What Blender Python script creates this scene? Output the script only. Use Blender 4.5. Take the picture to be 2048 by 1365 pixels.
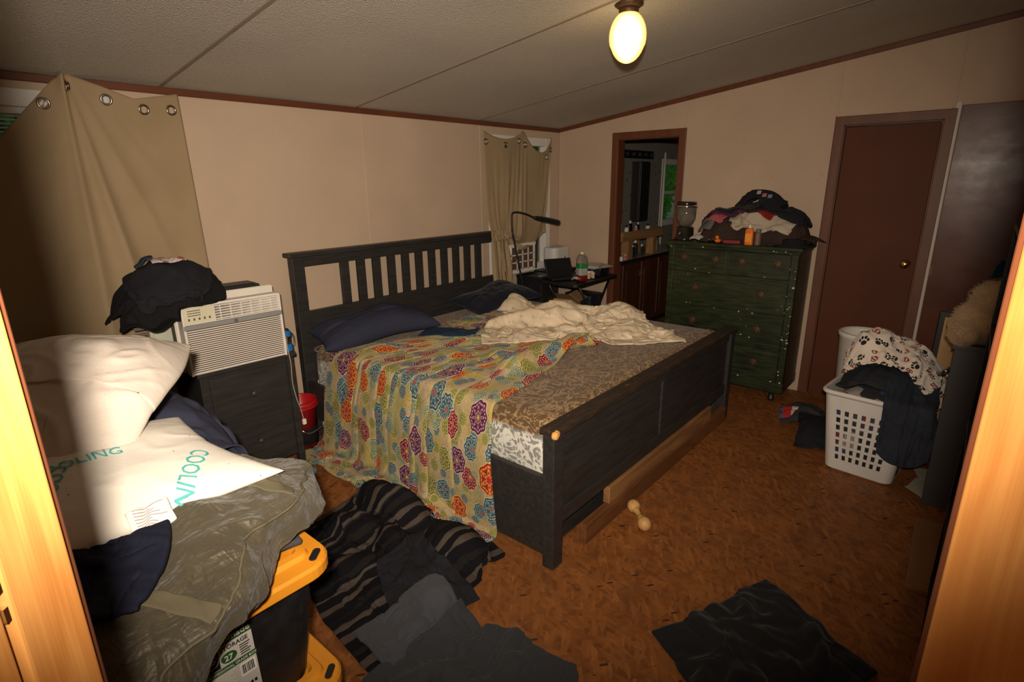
import bpy, bmesh, math, random
import numpy as np
from mathutils import Vector, Matrix, noise
for o in list(bpy.data.objects): bpy.data.objects.remove(o)
scn = bpy.context.scene; COL = scn.collection; PI = math.pi
rng = np.random.default_rng(7)

# ------------------------------------------------------------------ camera
CAM = Vector((-4.709, -3.3685, 1.673)); YAW, PITCH, ROLL = 0.8652, 0.2828, -0.0118
fw = Vector((math.sin(YAW)*math.cos(PITCH), math.cos(YAW)*math.cos(PITCH), -math.sin(PITCH)))
rt = Vector((math.cos(YAW), -math.sin(YAW), 0)); up = rt.cross(fw)
r2 = rt*math.cos(ROLL) + up*math.sin(ROLL); u2 = up*math.cos(ROLL) - rt*math.sin(ROLL)
cd = bpy.data.cameras.new('camera'); cam = bpy.data.objects.new('camera', cd); COL.objects.link(cam)
cd.sensor_width = 36; cd.lens = 36*1101.5/2048; cd.clip_start = 0.02
mw = Matrix((r2, u2, -fw)).transposed().to_4x4(); mw.translation = CAM; cam.matrix_world = mw
scn.camera = cam

# ------------------------------------------------------------------ world, light, exposure
w = bpy.data.worlds.new('daylight'); scn.world = w; w.use_nodes = True
wn = w.node_tree.nodes; wb = wn['Background']
wb.inputs[0].default_value = (0.90, 0.96, 0.92, 1); wb.inputs[1].default_value = 0.17
vs = scn.view_settings
vs.view_transform = 'Standard'; vs.look = 'None'; vs.gamma = 1; vs.use_curve_mapping = False; vs.exposure = 0.0
# camera flash: the photograph's main light, sitting on top of the camera
fl = bpy.data.lights.new('camera_flash', 'SPOT'); fo = bpy.data.objects.new('camera_flash', fl); COL.objects.link(fo)
fl.energy = 420; fl.color = (1.0, 0.85, 0.68); fl.shadow_soft_size = 0.028
fl.spot_size = math.radians(106); fl.spot_blend = 1.0
LN = Vector((.7071, .7071, 0)); LT = Vector((-.7071, .7071, 0))
fpos = CAM - LN*0.06 + LT*0.028 + Vector((0, 0, 0.11))
aim = (Vector((-1.75, -.55, 1.0)) - fpos).normalized()
fo.rotation_euler = aim.to_track_quat('-Z', 'Y').to_euler(); fo.location = fpos
fo.scale = (1.10, 0.80, 1)

# ------------------------------------------------------------------ node helpers
class V:
    """a value socket with arithmetic"""
    def __init__(s, t, k): s.t, s.k = t, k
    def op(s, o, f, rev=False):
        n = s.t.nodes.new('ShaderNodeMath'); n.operation = f
        a, b = (o, s) if rev else (s, o)
        for i, x in enumerate((a, b)):
            if x is None: continue
            if isinstance(x, V): s.t.links.new(x.k, n.inputs[i])
            else: n.inputs[i].default_value = x
        return V(s.t, n.outputs[0])
    def __add__(s, o): return s.op(o, 'ADD')
    def __sub__(s, o): return s.op(o, 'SUBTRACT')
    def __mul__(s, o): return s.op(o, 'MULTIPLY')
    def __truediv__(s, o): return s.op(o, 'DIVIDE')
    def __rsub__(s, o): return s.op(o, 'SUBTRACT', True)
    def __lt__(s, o): return s.op(o, 'LESS_THAN')
    def __gt__(s, o): return s.op(o, 'GREATER_THAN')
    def f(s, name, o=None): return s.op(o, name)
class T:
    """material node tree builder"""
    def __init__(s, name):
        s.m = bpy.data.materials.new(name); s.m.use_nodes = True; s.t = s.m.node_tree
        s.b = s.t.nodes['Principled BSDF']
    def node(s, typ, ins=None, **kw):
        n = s.t.nodes.new('ShaderNode'+typ)
        for k, v in kw.items(): setattr(n, k, v)
        for k, v in (ins or {}).items(): s.put(n.inputs[k], v)
        return n
    def put(s, inp, v):
        if isinstance(v, V): s.t.links.new(v.k, inp)
        elif isinstance(v, bpy.types.NodeSocket): s.t.links.new(v, inp)
        else:
            if hasattr(v, '__len__') and len(v) == 3 and inp.type == 'RGBA': v = (*v, 1)
            inp.default_value = v
    def set(s, **kw):
        for k, v in kw.items(): s.put(s.b.inputs[k.replace('_', ' ')], v)
    def coord(s, which='Object', scale=None, rot=None, loc=None):
        c = s.node('TexCoord').outputs[which]
        if scale or rot or loc:
            m = s.node('Mapping', {'Vector': c})
            if scale: m.inputs['Scale'].default_value = scale
            if rot: m.inputs['Rotation'].default_value = rot
            if loc: m.inputs['Location'].default_value = loc
            c = m.outputs[0]
        return c
    def coord2(s, rz, scale, loc=(0, 0, 0)):
        # turn first, stretch afterwards, so streaks really point in different directions
        a = s.node('Mapping', {'Vector': s.node('TexCoord').outputs['Object']}); a.inputs['Rotation'].default_value = (0, 0, rz)
        b = s.node('Mapping', {'Vector': a.outputs[0]}); b.inputs['Scale'].default_value = scale; b.inputs['Location'].default_value = loc; return b.outputs[0]
    def noise(s, vec, scale, detail=3, dist=0, rough=.5):
        n = s.node('TexNoise', {'Vector': vec, 'Scale': scale, 'Detail': detail, 'Distortion': dist, 'Roughness': rough})
        return V(s.t, n.outputs['Fac'])
    def voro(s, vec, scale, rnd=1, feature='F1', dims='3D'):
        return s.node('TexVoronoi', {'Vector': vec, 'Scale': scale, 'Randomness': rnd}, feature=feature, voronoi_dimensions=dims)
    def ramp(s, fac, stops, interp='LINEAR'):
        n = s.node('ValToRGB', {'Fac': fac}); r = n.color_ramp; r.interpolation = interp
        while len(r.elements) < len(stops): r.elements.new(0.5)
        for e, (p, c) in zip(r.elements, stops): e.position = p; e.color = (*c, 1)
        return n.outputs[0]
    def mix(s, fac, a, b, mode='MIX'):
        n = s.node('Mix', data_type='RGBA', blend_type=mode)
        s.put(n.inputs['Factor'], fac); s.put(n.inputs[6], a); s.put(n.inputs[7], b)
        return n.outputs[2]
    def bump(s, h, strength=.3, dist=.01):
        n = s.node('Bump', {'Height': h, 'Strength': strength, 'Distance': dist}); s.put(s.b.inputs['Normal'], n.outputs[0])
    def sep(s, vec):
        n = s.node('SeparateXYZ', {'Vector': vec}); return [V(s.t, n.outputs[i]) for i in range(3)]
MATS = {}
def mul(c, k): return tuple(max(0, min(1, x*k)) for x in c)
def plain(name, c, rough=.5, metal=0, var=.12, vscale=8, bump=0, bscale=60, coat=0, spec=.5, **kw):
    if name in MATS: return MATS[name]
    t = T(name); co = t.coord()
    f = t.noise(co, vscale, 4)
    t.set(Base_Color=t.ramp(f, [(.25, mul(c, 1-var)), (.75, mul(c, 1+var))]), Roughness=rough, Metallic=metal, Specular_IOR_Level=spec)
    if coat: t.set(Coat_Weight=coat, Coat_Roughness=.1)
    if bump: t.bump(t.noise(co, bscale, 4), bump, .004)
    for k, v in kw.items(): t.set(**{k: v})
    MATS[name] = t.m; return t.m
def fabric(name, c, var=.15, weave=900, sheen=0.0, rough=.9, wrinkle=.25):
    if name in MATS: return MATS[name]
    t = T(name); co = t.coord(); f = t.noise(co, 5, 5)
    wv = t.noise(co, weave*.35, 2)
    t.set(Base_Color=t.mix(wv, t.ramp(f, [(.3, mul(c, 1-var)), (.7, mul(c, 1+var))]), mul(c, .8)), Roughness=rough, Specular_IOR_Level=.2)
    if sheen: t.set(Sheen_Weight=sheen)
    t.bump(t.noise(co, 28, 4)*.8 + wv*.3, wrinkle, .006)
    MATS[name] = t.m; return t.m
def wood(name, c1, c2, axis='X', scale=6, rough=.45, coat=0, dist=3.0):
    if name in MATS: return MATS[name]
    t = T(name)
    sc = {'X': (.12, 1, 1), 'Y': (1, .12, 1), 'Z': (1, 1, .12)}[axis]
    co = t.coord(scale=sc)
    n1 = t.noise(co, scale, 3, .4)
    rings = (n1*26).f('SINE')*.5+.5
    fine = t.noise(t.coord(scale=tuple(x if x < 1 else 12 for x in sc)), 30, 3)
    t.set(Base_Color=t.mix(rings*.55+fine*.45, c1, c2), Roughness=rough, Coat_Weight=coat)
    t.bump(rings*.4+fine, .12, .002)
    MATS[name] = t.m; return t.m

# ------------------------------------------------------------------ mesh helpers
class MB:
    def __init__(s): s.v, s.f, s.mi, s.uv = [], [], [], None
    def add(s, vs_, fs, mi=0):
        o = len(s.v); s.v += [tuple(p) for p in vs_]; s.f += [tuple(i+o for i in f) for f in fs]; s.mi += [mi]*len(fs); return s
    def box(s, a, b, mi=0, M=None):
        x0, y0, z0 = a; x1, y1, z1 = b
        vs_ = [(x0,y0,z0),(x1,y0,z0),(x1,y1,z0),(x0,y1,z0),(x0,y0,z1),(x1,y0,z1),(x1,y1,z1),(x0,y1,z1)]
        if M is not None: vs_ = [M @ Vector(p) for p in vs_]
        return s.add(vs_, [(0,3,2,1),(4,5,6,7),(0,1,5,4),(1,2,6,5),(2,3,7,6),(3,0,4,7)], mi)
    def cbox(s, c, d, mi=0, rz=0, rx=0, ry=0):
        M = Matrix.Translation(c) @ Matrix.Rotation(rz,4,'Z') @ Matrix.Rotation(ry,4,'Y') @ Matrix.Rotation(rx,4,'X')
        return s.box([-k/2 for k in d], [k/2 for k in d], mi, M)
    def loft(s, rings, mi=0, cap=True, closed=True):
        n = len(rings[0]); o = 0; vs_ = [p for r in rings for p in r]; fs = []
        for i in range(len(rings)-1):
            for j in range(n if closed else n-1):
                a, b = i*n+j, i*n+(j+1) % n
                fs.append((a, b, b+n, a+n))
        if cap and closed: fs += [tuple(range(n))[::-1], tuple(range((len(rings)-1)*n, len(rings)*n))]
        return s.add(vs_, fs, mi)
    def lathe(s, prof, c=(0,0,0), n=24, mi=0, cap=True):
        return s.loft([[(c[0]+r*math.cos(2*PI*k/n), c[1]+r*math.sin(2*PI*k/n), c[2]+z) for k in range(n)] for r, z in prof], mi, cap)
    def tube(s, path, r, n=8, mi=0, cap=True):
        P = [Vector(p) for p in path]; rings = []; ref = Vector((.13, .3, 1)).normalized()
        for i, p in enumerate(P):
            d = (P[min(i+1, len(P)-1)]-P[max(i-1, 0)]).normalized()
            if abs(d.dot(ref)) > .97: ref = Vector((1, .2, .1)).normalized()
            a = d.cross(ref).normalized(); b = d.cross(a)
            rr = r[i] if hasattr(r, '__len__') else r
            rings.append([p + a*rr*math.cos(2*PI*k/n) + b*rr*math.sin(2*PI*k/n) for k in range(n)])
        return s.loft(rings, mi, cap)
    def torus(s, c, nrm, R, r, n=20, m=8, mi=0):
        nrm = Vector(nrm).normalized(); a = nrm.orthogonal().normalized(); b = nrm.cross(a); c = Vector(c)
        rings = []
        for k in range(n+1):
            e = a*math.cos(2*PI*k/n)+b*math.sin(2*PI*k/n)
            rings.append([c+e*(R+r*math.cos(2*PI*j/m))+nrm*r*math.sin(2*PI*j/m) for j in range(m)])
        return s.loft(rings, mi, False)
    def build(s, name, mat, parent=None, smooth=False, bevel=0, sub=0, solid=0, seg=2):
        me = bpy.data.meshes.new(name); me.from_pydata(s.v, [], s.f); me.update()
        bm = bmesh.new(); bm.from_mesh(me); bmesh.ops.recalc_face_normals(bm, faces=bm.faces); bm.to_mesh(me); bm.free()
        for m in (mat if isinstance(mat, (list, tuple)) else [mat]): me.materials.append(m)
        if len(me.polygons) == len(s.mi): me.polygons.foreach_set('material_index', s.mi)
        if smooth: me.polygons.foreach_set('use_smooth', [True]*len(me.polygons))
        o = bpy.data.objects.new(name, me); COL.objects.link(o)
        if parent: o.parent = parent
        if solid:
            d = o.modifiers.new('solid', 'SOLIDIFY'); d.thickness = solid; d.offset = 0
        if bevel:
            d = o.modifiers.new('bevel', 'BEVEL'); d.width = bevel; d.segments = seg; d.limit_method = 'ANGLE'; d.angle_limit = math.radians(40); d.harden_normals = False
        if sub:
            d = o.modifiers.new('sub', 'SUBSURF'); d.levels = 1; d.render_levels = sub
        return o
def tag(o, label, cat, group=None):
    o['label'] = label; o['category'] = cat
    if group: o['group'] = group
    return o
def struct(o, label=None):
    o['kind'] = 'structure'
    if label: o['label'] = label
    return o
def thing(name, label, cat, loc=(0,0,0), rz=0, group=None):
    o = bpy.data.objects.new(name, None); COL.objects.link(o); o.location = loc; o.rotation_euler = (0,0,rz); o.empty_display_size = .05
    return tag(o, label, cat, group)
def rrect(hx, hy, r, n=5, cx=0, cy=0):
    pts = []
    for sx, sy, a0 in ((1,1,0),(-1,1,90),(-1,-1,180),(1,-1,270)):
        for k in range(n+1):
            a = math.radians(a0+90*k/n); pts.append((cx+sx*(hx-r)+r*math.cos(a), cy+sy*(hy-r)+r*math.sin(a)))
    return pts
def text_mesh(body, size, name, mat, parent, M, res=2, bold=0, extr=.0004, align='LEFT', fmap=None, cut=0):
    cu = bpy.data.curves.new(name, 'FONT'); cu.body = body; cu.size = size; cu.extrude = extr; cu.offset = bold; cu.resolution_u = res; cu.align_x = align
    ob = bpy.data.objects.new(name, cu); COL.objects.link(ob)
    dg = bpy.context.evaluated_depsgraph_get(); me = bpy.data.meshes.new_from_object(ob.evaluated_get(dg)); bpy.data.objects.remove(ob)
    if cut:
        bm = bmesh.new(); bm.from_mesh(me); bmesh.ops.triangulate(bm, faces=bm.faces)
        bmesh.ops.subdivide_edges(bm, edges=bm.edges, cuts=cut); bm.to_mesh(me); bm.free()
    for v_ in me.vertices: v_.co = fmap(v_.co) if fmap else M @ v_.co
    me.materials.clear(); me.materials.append(mat); o = bpy.data.objects.new(name, me); COL.objects.link(o); o.parent = parent
    return o
def vnoise(P, sc, seed=0, oct_=3):
    out = np.zeros(len(P))
    for i, p in enumerate(P): out[i] = noise.fractal(Vector((p[0]*sc+seed*7.3, p[1]*sc-seed*3.1, p[2]*sc+seed*1.7)), 1.0, 2.0, oct_)
    return out

# ------------------------------------------------------------------ cloth solver (position based, on a grid)
class HM:
    """height map that grows as things are laid on it"""
    def __init__(s, x0, x1, y0, y1, base=0.0, res=.02):
        s.x0, s.y0, s.res = x0, y0, res; s.nx = int((x1-x0)/res)+2; s.ny = int((y1-y0)/res)+2
        s.a = np.full((s.nx, s.ny), base, float)
    def grid(s): return np.meshgrid(s.x0+np.arange(s.nx)*s.res, s.y0+np.arange(s.ny)*s.res, indexing='ij')
    def boxh(s, x0, x1, y0, y1, z):
        X, Y = s.grid(); m = (X >= x0)&(X <= x1)&(Y >= y0)&(Y <= y1); s.a[m] = np.maximum(s.a[m], z); return s
    def bump(s, cx, cy, rx, ry, h, z0=0, rz=0, p=2):
        X, Y = s.grid(); dx, dy = X-cx, Y-cy; c, n = math.cos(rz), math.sin(rz)
        q = (((dx*c+dy*n)/rx)**2+((-dx*n+dy*c)/ry)**2)
        s.a = np.maximum(s.a, np.where(q < 1, z0+h*np.clip(1-q**(p/2), 0, 1)**.6, -9)); return s
    def ridges(s, quad, n, h, seed):
        # rumpled stuffing under a cloth: short random ridges added on top of what is there
        o = HM(0, .1, 0, .1); o.__dict__.update(s.__dict__); o.a = s.a.copy(); r = np.random.default_rng(seed); X, Y = s.grid(); q = np.array(quad)[:, :2]; acc = np.zeros_like(s.a)
        ar = abs(sum(q[i-1][0]*q[i][1]-q[i][0]*q[i-1][1] for i in range(4)))/2; n = int(min(max(ar*n*5, 3), 60)); h = h*min(1, .35+ar*3)
        for _ in range(n):
            w_ = r.dirichlet(np.ones(4)); c = w_ @ q; rz = r.uniform(0, PI); rx, ry = r.uniform(.05, .17), r.uniform(.018, .04); dx, dy = X-c[0], Y-c[1]
            e = ((dx*math.cos(rz)+dy*math.sin(rz))/rx)**2+((-dx*math.sin(rz)+dy*math.cos(rz))/ry)**2
            acc = np.maximum(acc, h*r.uniform(.4, 1)*np.exp(-e*1.5))
        o.a = s.a+acc; return o
    def h(s, x, y):
        i = np.clip((x-s.x0)/s.res, 0, s.nx-1.001); j = np.clip((y-s.y0)/s.res, 0, s.ny-1.001)
        a, b = i.astype(int), j.astype(int); u, v_ = i-a, j-b
        return (s.a[a,b]*(1-u)*(1-v_)+s.a[a+1,b]*u*(1-v_)+s.a[a,b+1]*(1-u)*v_+s.a[a+1,b+1]*u*v_)
    def lay(s, P, r=1):
        P = P.reshape(-1, 3); i = np.clip(((P[:,0]-s.x0)/s.res).round().astype(int), 1, s.nx-2); j = np.clip(((P[:,1]-s.y0)/s.res).round().astype(int), 1, s.ny-2)
        b = np.full_like(s.a, -9.); np.maximum.at(b, (i, j), P[:,2])
        for _ in range(r):
            p = np.pad(b, 1, 'edge'); b = np.maximum.reduce([p[1:-1,1:-1], p[:-2,1:-1], p[2:,1:-1], p[1:-1,:-2], p[1:-1,2:]])
        s.a = np.maximum(s.a, b)
    def blur(s, k=1):
        for _ in range(k):
            p = np.pad(s.a, 1, 'edge'); s.a = (p[1:-1,1:-1]*4+p[:-2,1:-1]+p[2:,1:-1]+p[1:-1,:-2]+p[1:-1,2:])/8
        return s
def col_hm(hm, th=.008):
    def f(P):
        z = hm.h(P[...,0], P[...,1])+th; m = P[...,2] < z; P[...,2] = np.where(m, z, P[...,2]); return m
    return f
def col_box(a, b, th=.008):
    a = np.array(a)-th; b = np.array(b)+th
    def f(P):
        m = np.all((P > a)&(P < b), axis=-1)
        if m.any():
            Q = P[m]; d = np.stack([Q[:,0]-a[0], b[0]-Q[:,0], Q[:,1]-a[1], b[1]-Q[:,1], b[2]-Q[:,2]], 1); k = d.argmin(1); r = np.arange(len(Q))
            for ax, side, idx in ((0,a,0),(0,b,1),(1,a,2),(1,b,3),(2,b,4)):
                s_ = k == idx; Q[s_, ax] = side[ax]
            P[m] = Q
        return m
    return f
def col_floor(z=.006):
    def f(P):
        m = P[...,2] < z; P[...,2] = np.maximum(P[...,2], z); return m
    return f
def col_wall(y):
    def f(P):
        m = P[...,1] > y; P[...,1] = np.minimum(P[...,1], y); return m
    return f
def simulate(P, du, dv, cols, pins=None, steps=90, iters=6, g=9.8, damp=.96, bend=.06, fric=.6, shear=.35):
    P = P.astype(float); Q = P.copy(); dt2 = (1/50)**2; dg = math.hypot(du, dv)
    pi = pins[0] if pins else None; pp = pins[1] if pins else None
    def con(A, B, L, k=.5, only=None):
        d = B-A; n = np.sqrt((d*d).sum(-1, keepdims=True))+1e-9; c = d*((n-L)/n)*k
        if only: c = np.where(n < L, c, 0)
        A += c; B -= c
    for st in range(steps):
        vel = (P-Q)*damp; vel = np.clip(vel, -.03, .03); Q = P.copy(); P = P+vel; P[...,2] -= g*dt2
        for it in range(iters):
            for o in (0, 1):
                con(P[:, o:-1:2], P[:, o+1::2][:, :P[:, o:-1:2].shape[1]], du)
                con(P[o:-1:2], P[o+1::2][:P[o:-1:2].shape[0]], dv)
            for o in (0, 1):
                n = P[o:-1:2].shape[0]
                con(P[o:-1:2][:, :-1], P[o+1::2][:n][:, 1:], dg, shear*.5)
                con(P[o:-1:2][:, 1:], P[o+1::2][:n][:, :-1], dg, shear*.5)
            if bend and P.shape[1] > 4:
                for o in (0, 1):
                    A = P[:, o:-2:4]; B = P[:, o+2::4][:, :A.shape[1]]; con(A[:, :B.shape[1]], B, du*2, bend, True)
                    A = P[o:-2:4]; B = P[o+2::4][:A.shape[0]]; con(A[:B.shape[0]], B, dv*2, bend, True)
            for c in cols:
                m = c(P)
                if it == iters-1 and m is not None: Q[m] = Q[m]*(1-fric)+P[m]*fric
            if pi is not None: P[pi] = pp
    return P
def smooth_grid(P, k):
    for _ in range(k):
        q = np.pad(P, ((1,1),(1,1),(0,0)), 'edge'); P = P*.5+(q[:-2,1:-1]+q[2:,1:-1]+q[1:-1,:-2]+q[1:-1,2:])*.125
    return P
def grid_mesh(name, P, mat, size, parent=None, thick=.005, sub=1, keep=None):
    ny, nx = P.shape[:2]; v = P.reshape(-1, 3)
    fs = [(j*nx+i, j*nx+i+1, (j+1)*nx+i+1, (j+1)*nx+i) for j in range(ny-1) for i in range(nx-1) if keep is None or keep[j, i]]
    me = bpy.data.meshes.new(name); me.from_pydata(v.tolist(), [], fs)
    uv = me.uv_layers.new(name='UVMap'); su, sv = size[0]/(nx-1), size[1]/(ny-1)
    idx = np.empty(len(me.loops), int); me.loops.foreach_get('vertex_index', idx)
    uv.data.foreach_set('uv', np.stack([(idx % nx)*su, (idx//nx)*sv], 1).ravel())
    me.polygons.foreach_set('use_smooth', [True]*len(fs)); me.materials.append(mat); me.update()
    o = bpy.data.objects.new(name, me); COL.objects.link(o)
    if parent: o.parent = parent
    if thick:
        d = o.modifiers.new('solid', 'SOLIDIFY'); d.thickness = thick; d.offset = 0
    if sub:
        d = o.modifiers.new('sub', 'SUBSURF'); d.levels = 1; d.render_levels = sub
    return o
def grid_noise(ny, nx, sc, seed):
    r = np.random.default_rng(seed); a = np.zeros((ny, nx)); v_, u = np.meshgrid(np.linspace(0,1,ny), np.linspace(0,1,nx), indexing='ij')
    for k in range(14):
        fx, fy = r.normal(0, sc, 2); a += np.sin(2*PI*(fx*u+fy*v_)+r.uniform(0, 6.3))
    return a/4
def wrinkle(P, amp, seed, k=1.0):
    ny, nx = P.shape[:2]; v_, u = np.meshgrid(np.linspace(-1,1,ny), np.linspace(-1,1,nx), indexing='ij'); k = max(.5, k)
    a, b = grid_noise(ny, nx, 1.0*k, seed+3), grid_noise(ny, nx, 1.4*k, seed+4); ridge = lambda ph, q: np.clip(1-np.abs(np.sin(ph))*q, 0, 1)
    f = ridge(9*k*u+5*k*v_+3*a, 1.8)*np.clip(b+.3, 0, 1)+ridge(6*k*u-12*k*v_+4*b, 2)*np.clip(.4-a, 0, 1)+.7*ridge(17*k*u+11*k*v_+5*b, 2)*np.clip(a+.1, 0, 1)
    du = np.gradient(P, axis=1); dv = np.gradient(P, axis=0); n = np.cross(du, dv); n /= np.linalg.norm(n, axis=-1, keepdims=True)+1e-9
    n *= np.where(n[..., 2:] < 0, -1, 1); return P+n*(f*amp)[..., None]
def drape(name, corners, k, mat, cols, hm=None, n=46, lift=.03, amp=.02, seed=1, steps=70, thick=.005, sm=1, parent=None, lay=None, waves=3.0, round_=0, sub=1, fric=.6, bend=.06, fn=None, rid=(14, .035), wr=.006, wk=1.0):
    """cloth laid out over the quad 'corners' with k times more cloth than fits, so it buckles into folds"""
    c = np.array(corners, float)
    su = (np.linalg.norm(c[1]-c[0])+np.linalg.norm(c[2]-c[3]))/2; sv = (np.linalg.norm(c[3]-c[0])+np.linalg.norm(c[2]-c[1]))/2
    kx, ky = k if hasattr(k, '__len__') else (k, k)
    if hm is not None and rid: hm = hm.ridges(c, rid[0], rid[1], seed)
    h = max(su*kx, sv*ky)/n; nx, ny = max(8, int(su*kx/h)), max(8, int(sv*ky/h))
    v_, u = np.meshgrid(np.linspace(0,1,ny), np.linspace(0,1,nx), indexing='ij')
    if round_:
        a, b = u*2-1, v_*2-1; ra, rb = a*np.sqrt(1-b*b*.5), b*np.sqrt(1-a*a*.5); u, v_ = (a*(1-round_)+ra*round_+1)/2, (b*(1-round_)+rb*round_+1)/2
    edge = grid_noise(ny, nx, 1.6, seed+50)*.05
    uu = u+edge*np.sin(PI*v_)*.6; vv = v_+edge*np.sin(PI*u)*.6
    X = (1-uu)*(1-vv)*c[0,0]+uu*(1-vv)*c[1,0]+uu*vv*c[2,0]+(1-uu)*vv*c[3,0]
    Y = (1-uu)*(1-vv)*c[0,1]+uu*(1-vv)*c[1,1]+uu*vv*c[2,1]+(1-uu)*vv*c[3,1]
    Z = (hm.h(X, Y) if hm is not None else np.zeros_like(X))+lift+amp*grid_noise(ny, nx, waves, seed)
    if c.shape[1] > 2: Z = np.maximum(Z, (1-u)*(1-v_)*c[0,2]+u*(1-v_)*c[1,2]+u*v_*c[2,2]+(1-u)*v_*c[3,2])
    P = np.stack([X, Y, Z], -1)
    cs = list(cols)+([col_hm(hm, thick/2+.003)] if hm is not None else [])
    P = simulate(P, su*kx/(nx-1), sv*ky/(ny-1), cs, steps=steps, fric=fric, bend=bend)
    P = smooth_grid(P, sm)
    if wr: P = wrinkle(P, wr, seed, wk*max(su, sv))
    if fn: P = fn(P)
    if lay is not None: lay.lay(P)
    return grid_mesh(name, P, mat, (su*kx, sv*ky), parent, thick, sub)
def mound(name, quad, hm, mat, seed, base=None, n=70, wr=.010, rid=(24, .04), lay=None, thick=.006):
    """a bundled garment: a crumpled skin that follows the heap all the way down to what it lies on"""
    c = np.array(quad, float); q = hm.ridges(c, rid[0], rid[1], seed); v_, u = np.meshgrid(np.linspace(0,1,n), np.linspace(0,1,n), indexing='ij')
    a, b = u*2-1, v_*2-1; ra, rb = a*np.sqrt(1-b*b*.5), b*np.sqrt(1-a*a*.5); e = grid_noise(n, n, 1.5, seed)*.06; u, v_ = (a*.4+ra*.6+1)/2+e*(np.abs(a) > .5), (b*.4+rb*.6+1)/2+e*(np.abs(b) > .5)
    X = (1-u)*(1-v_)*c[0,0]+u*(1-v_)*c[1,0]+u*v_*c[2,0]+(1-u)*v_*c[3,0]; Y = (1-u)*(1-v_)*c[0,1]+u*(1-v_)*c[1,1]+u*v_*c[2,1]+(1-u)*v_*c[3,1]
    Z = q.h(X, Y)
    if base is not None: Z = np.maximum(Z, base)
    edge = np.maximum(np.abs(a), np.abs(b)) > .999; 
    if base is not None: Z[edge] = base
    P = smooth_grid(np.stack([X, Y, Z], -1), 2); P = wrinkle(P, wr, seed, .8)
    if lay is not None: lay.lay(P)
    return grid_mesh(name, P, mat, (np.ptp(X), np.ptp(Y)), None, thick, 1)
def pillow_grid(w_, h_, t_, n=40, seed=0, wr=.012, pinch=.07, p=2.6, q=.55):
    v_, u = np.meshgrid(np.linspace(-1,1,n), np.linspace(-1,1,n), indexing='ij')
    f = (np.clip(1-np.abs(u)**p, 0, 1)*np.clip(1-np.abs(v_)**p, 0, 1))**q
    x = w_/2*u*(1-pinch*(1-v_*v_)); y = h_/2*v_*(1-pinch*(1-u*u))
    wa, wb2 = grid_noise(n, n, .8, seed), grid_noise(n, n, 1.1, seed+1)
    ridge = lambda ph, k: np.clip(1-np.abs(np.sin(ph))*k, 0, 1)
    rg = .5*grid_noise(n, n, 1.2, seed)+ridge(7*u+3*v_+3*wa, 2.2)*np.clip(wb2+.3, 0, 1)+ridge(4*u-9*v_+4*wb2, 2.4)*np.clip(.4-wa, 0, 1)+.6*ridge(13*u+9*v_+5*wb2, 2)*np.clip(wa, 0, 1)
    top = np.stack([x, y, t_/2*f+wr*rg*(f**.5)], -1); bot = np.stack([x, y, -t_/2*f*.8+wr*rg*.3*f], -1)
    return top, bot
def pillow(name, w_, h_, t_, mat, M, seed=0, n=40, wr=.012, pinch=.07, warp=None, parent=None, p=2.6, q=.55):
    top, bot = pillow_grid(w_, h_, t_, n, seed, wr, pinch, p, q)
    mb = MB(); vs_ = []; ids = np.zeros((2, n, n), int)
    for s_, G in enumerate((top, bot)):
        for j in range(n):
            for i in range(n):
                if s_ == 1 and (i in (0, n-1) or j in (0, n-1)): ids[1,j,i] = ids[0,j,i]; continue
                ids[s_,j,i] = len(vs_); vs_.append(Vector(G[j,i]))
    if warp: vs_ = [warp(v) for v in vs_]
    vs_ = [M @ v for v in vs_]; fs = []
    for s_ in (0, 1):
        for j in range(n-1):
            for i in range(n-1):
                f = (ids[s_,j,i], ids[s_,j,i+1], ids[s_,j+1,i+1], ids[s_,j+1,i]); fs.append(f if s_ == 0 else f[::-1])
    mb.add(vs_, fs); o = mb.build(name, mat, parent, smooth=True, sub=1)
    return o, np.array([[tuple(vs_[ids[0,j,i]]) for i in range(n)] for j in range(n)])

# ------------------------------------------------------------------ materials of the shell
def m_wall(name='wallpaper_tan', c=(.56, .42, .31), axis='x'):
    t = T(name); co = t.coord(); x, y, z = t.sep(co); s_ = x if axis == 'x' else y
    ribs = ((s_*900).f('SINE')*.5+.5); blot = t.noise(co, 2.2, 5); fine = t.noise(t.coord(scale=(1,1,.25)), 220, 3)
    base = t.ramp(blot, [(.3, mul(c, .93)), (.7, mul(c, 1.06))]); base = t.mix(fine*.35, base, mul(c, .72))
    sm = t.noise(co, 7, 6); sm = (sm > .70)*.35
    t.set(Base_Color=t.mix(sm*.4, base, mul(c, .6)), Roughness=.62, Specular_IOR_Level=.25)
    t.bump(ribs*.5+fine, .25, .0015); return t.m
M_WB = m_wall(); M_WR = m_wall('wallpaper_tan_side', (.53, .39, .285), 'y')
def m_ceil():
    t = T('ceiling_texture'); co = t.coord(); n = t.noise(co, 130, 4); v_ = V(t.t, t.voro(co, 170).outputs['Distance'])
    t.set(Base_Color=t.ramp(t.noise(co, 1.5, 4), [(.3, (.50, .46, .40)), (.7, (.58, .53, .46))]), Roughness=.85, Specular_IOR_Level=.1)
    t.bump(n+v_, .7, .004); return t.m
M_CEIL = m_ceil(); M_SEAM = plain('ceiling_seam_strip', (.25, .20, .15), .7)
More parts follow.
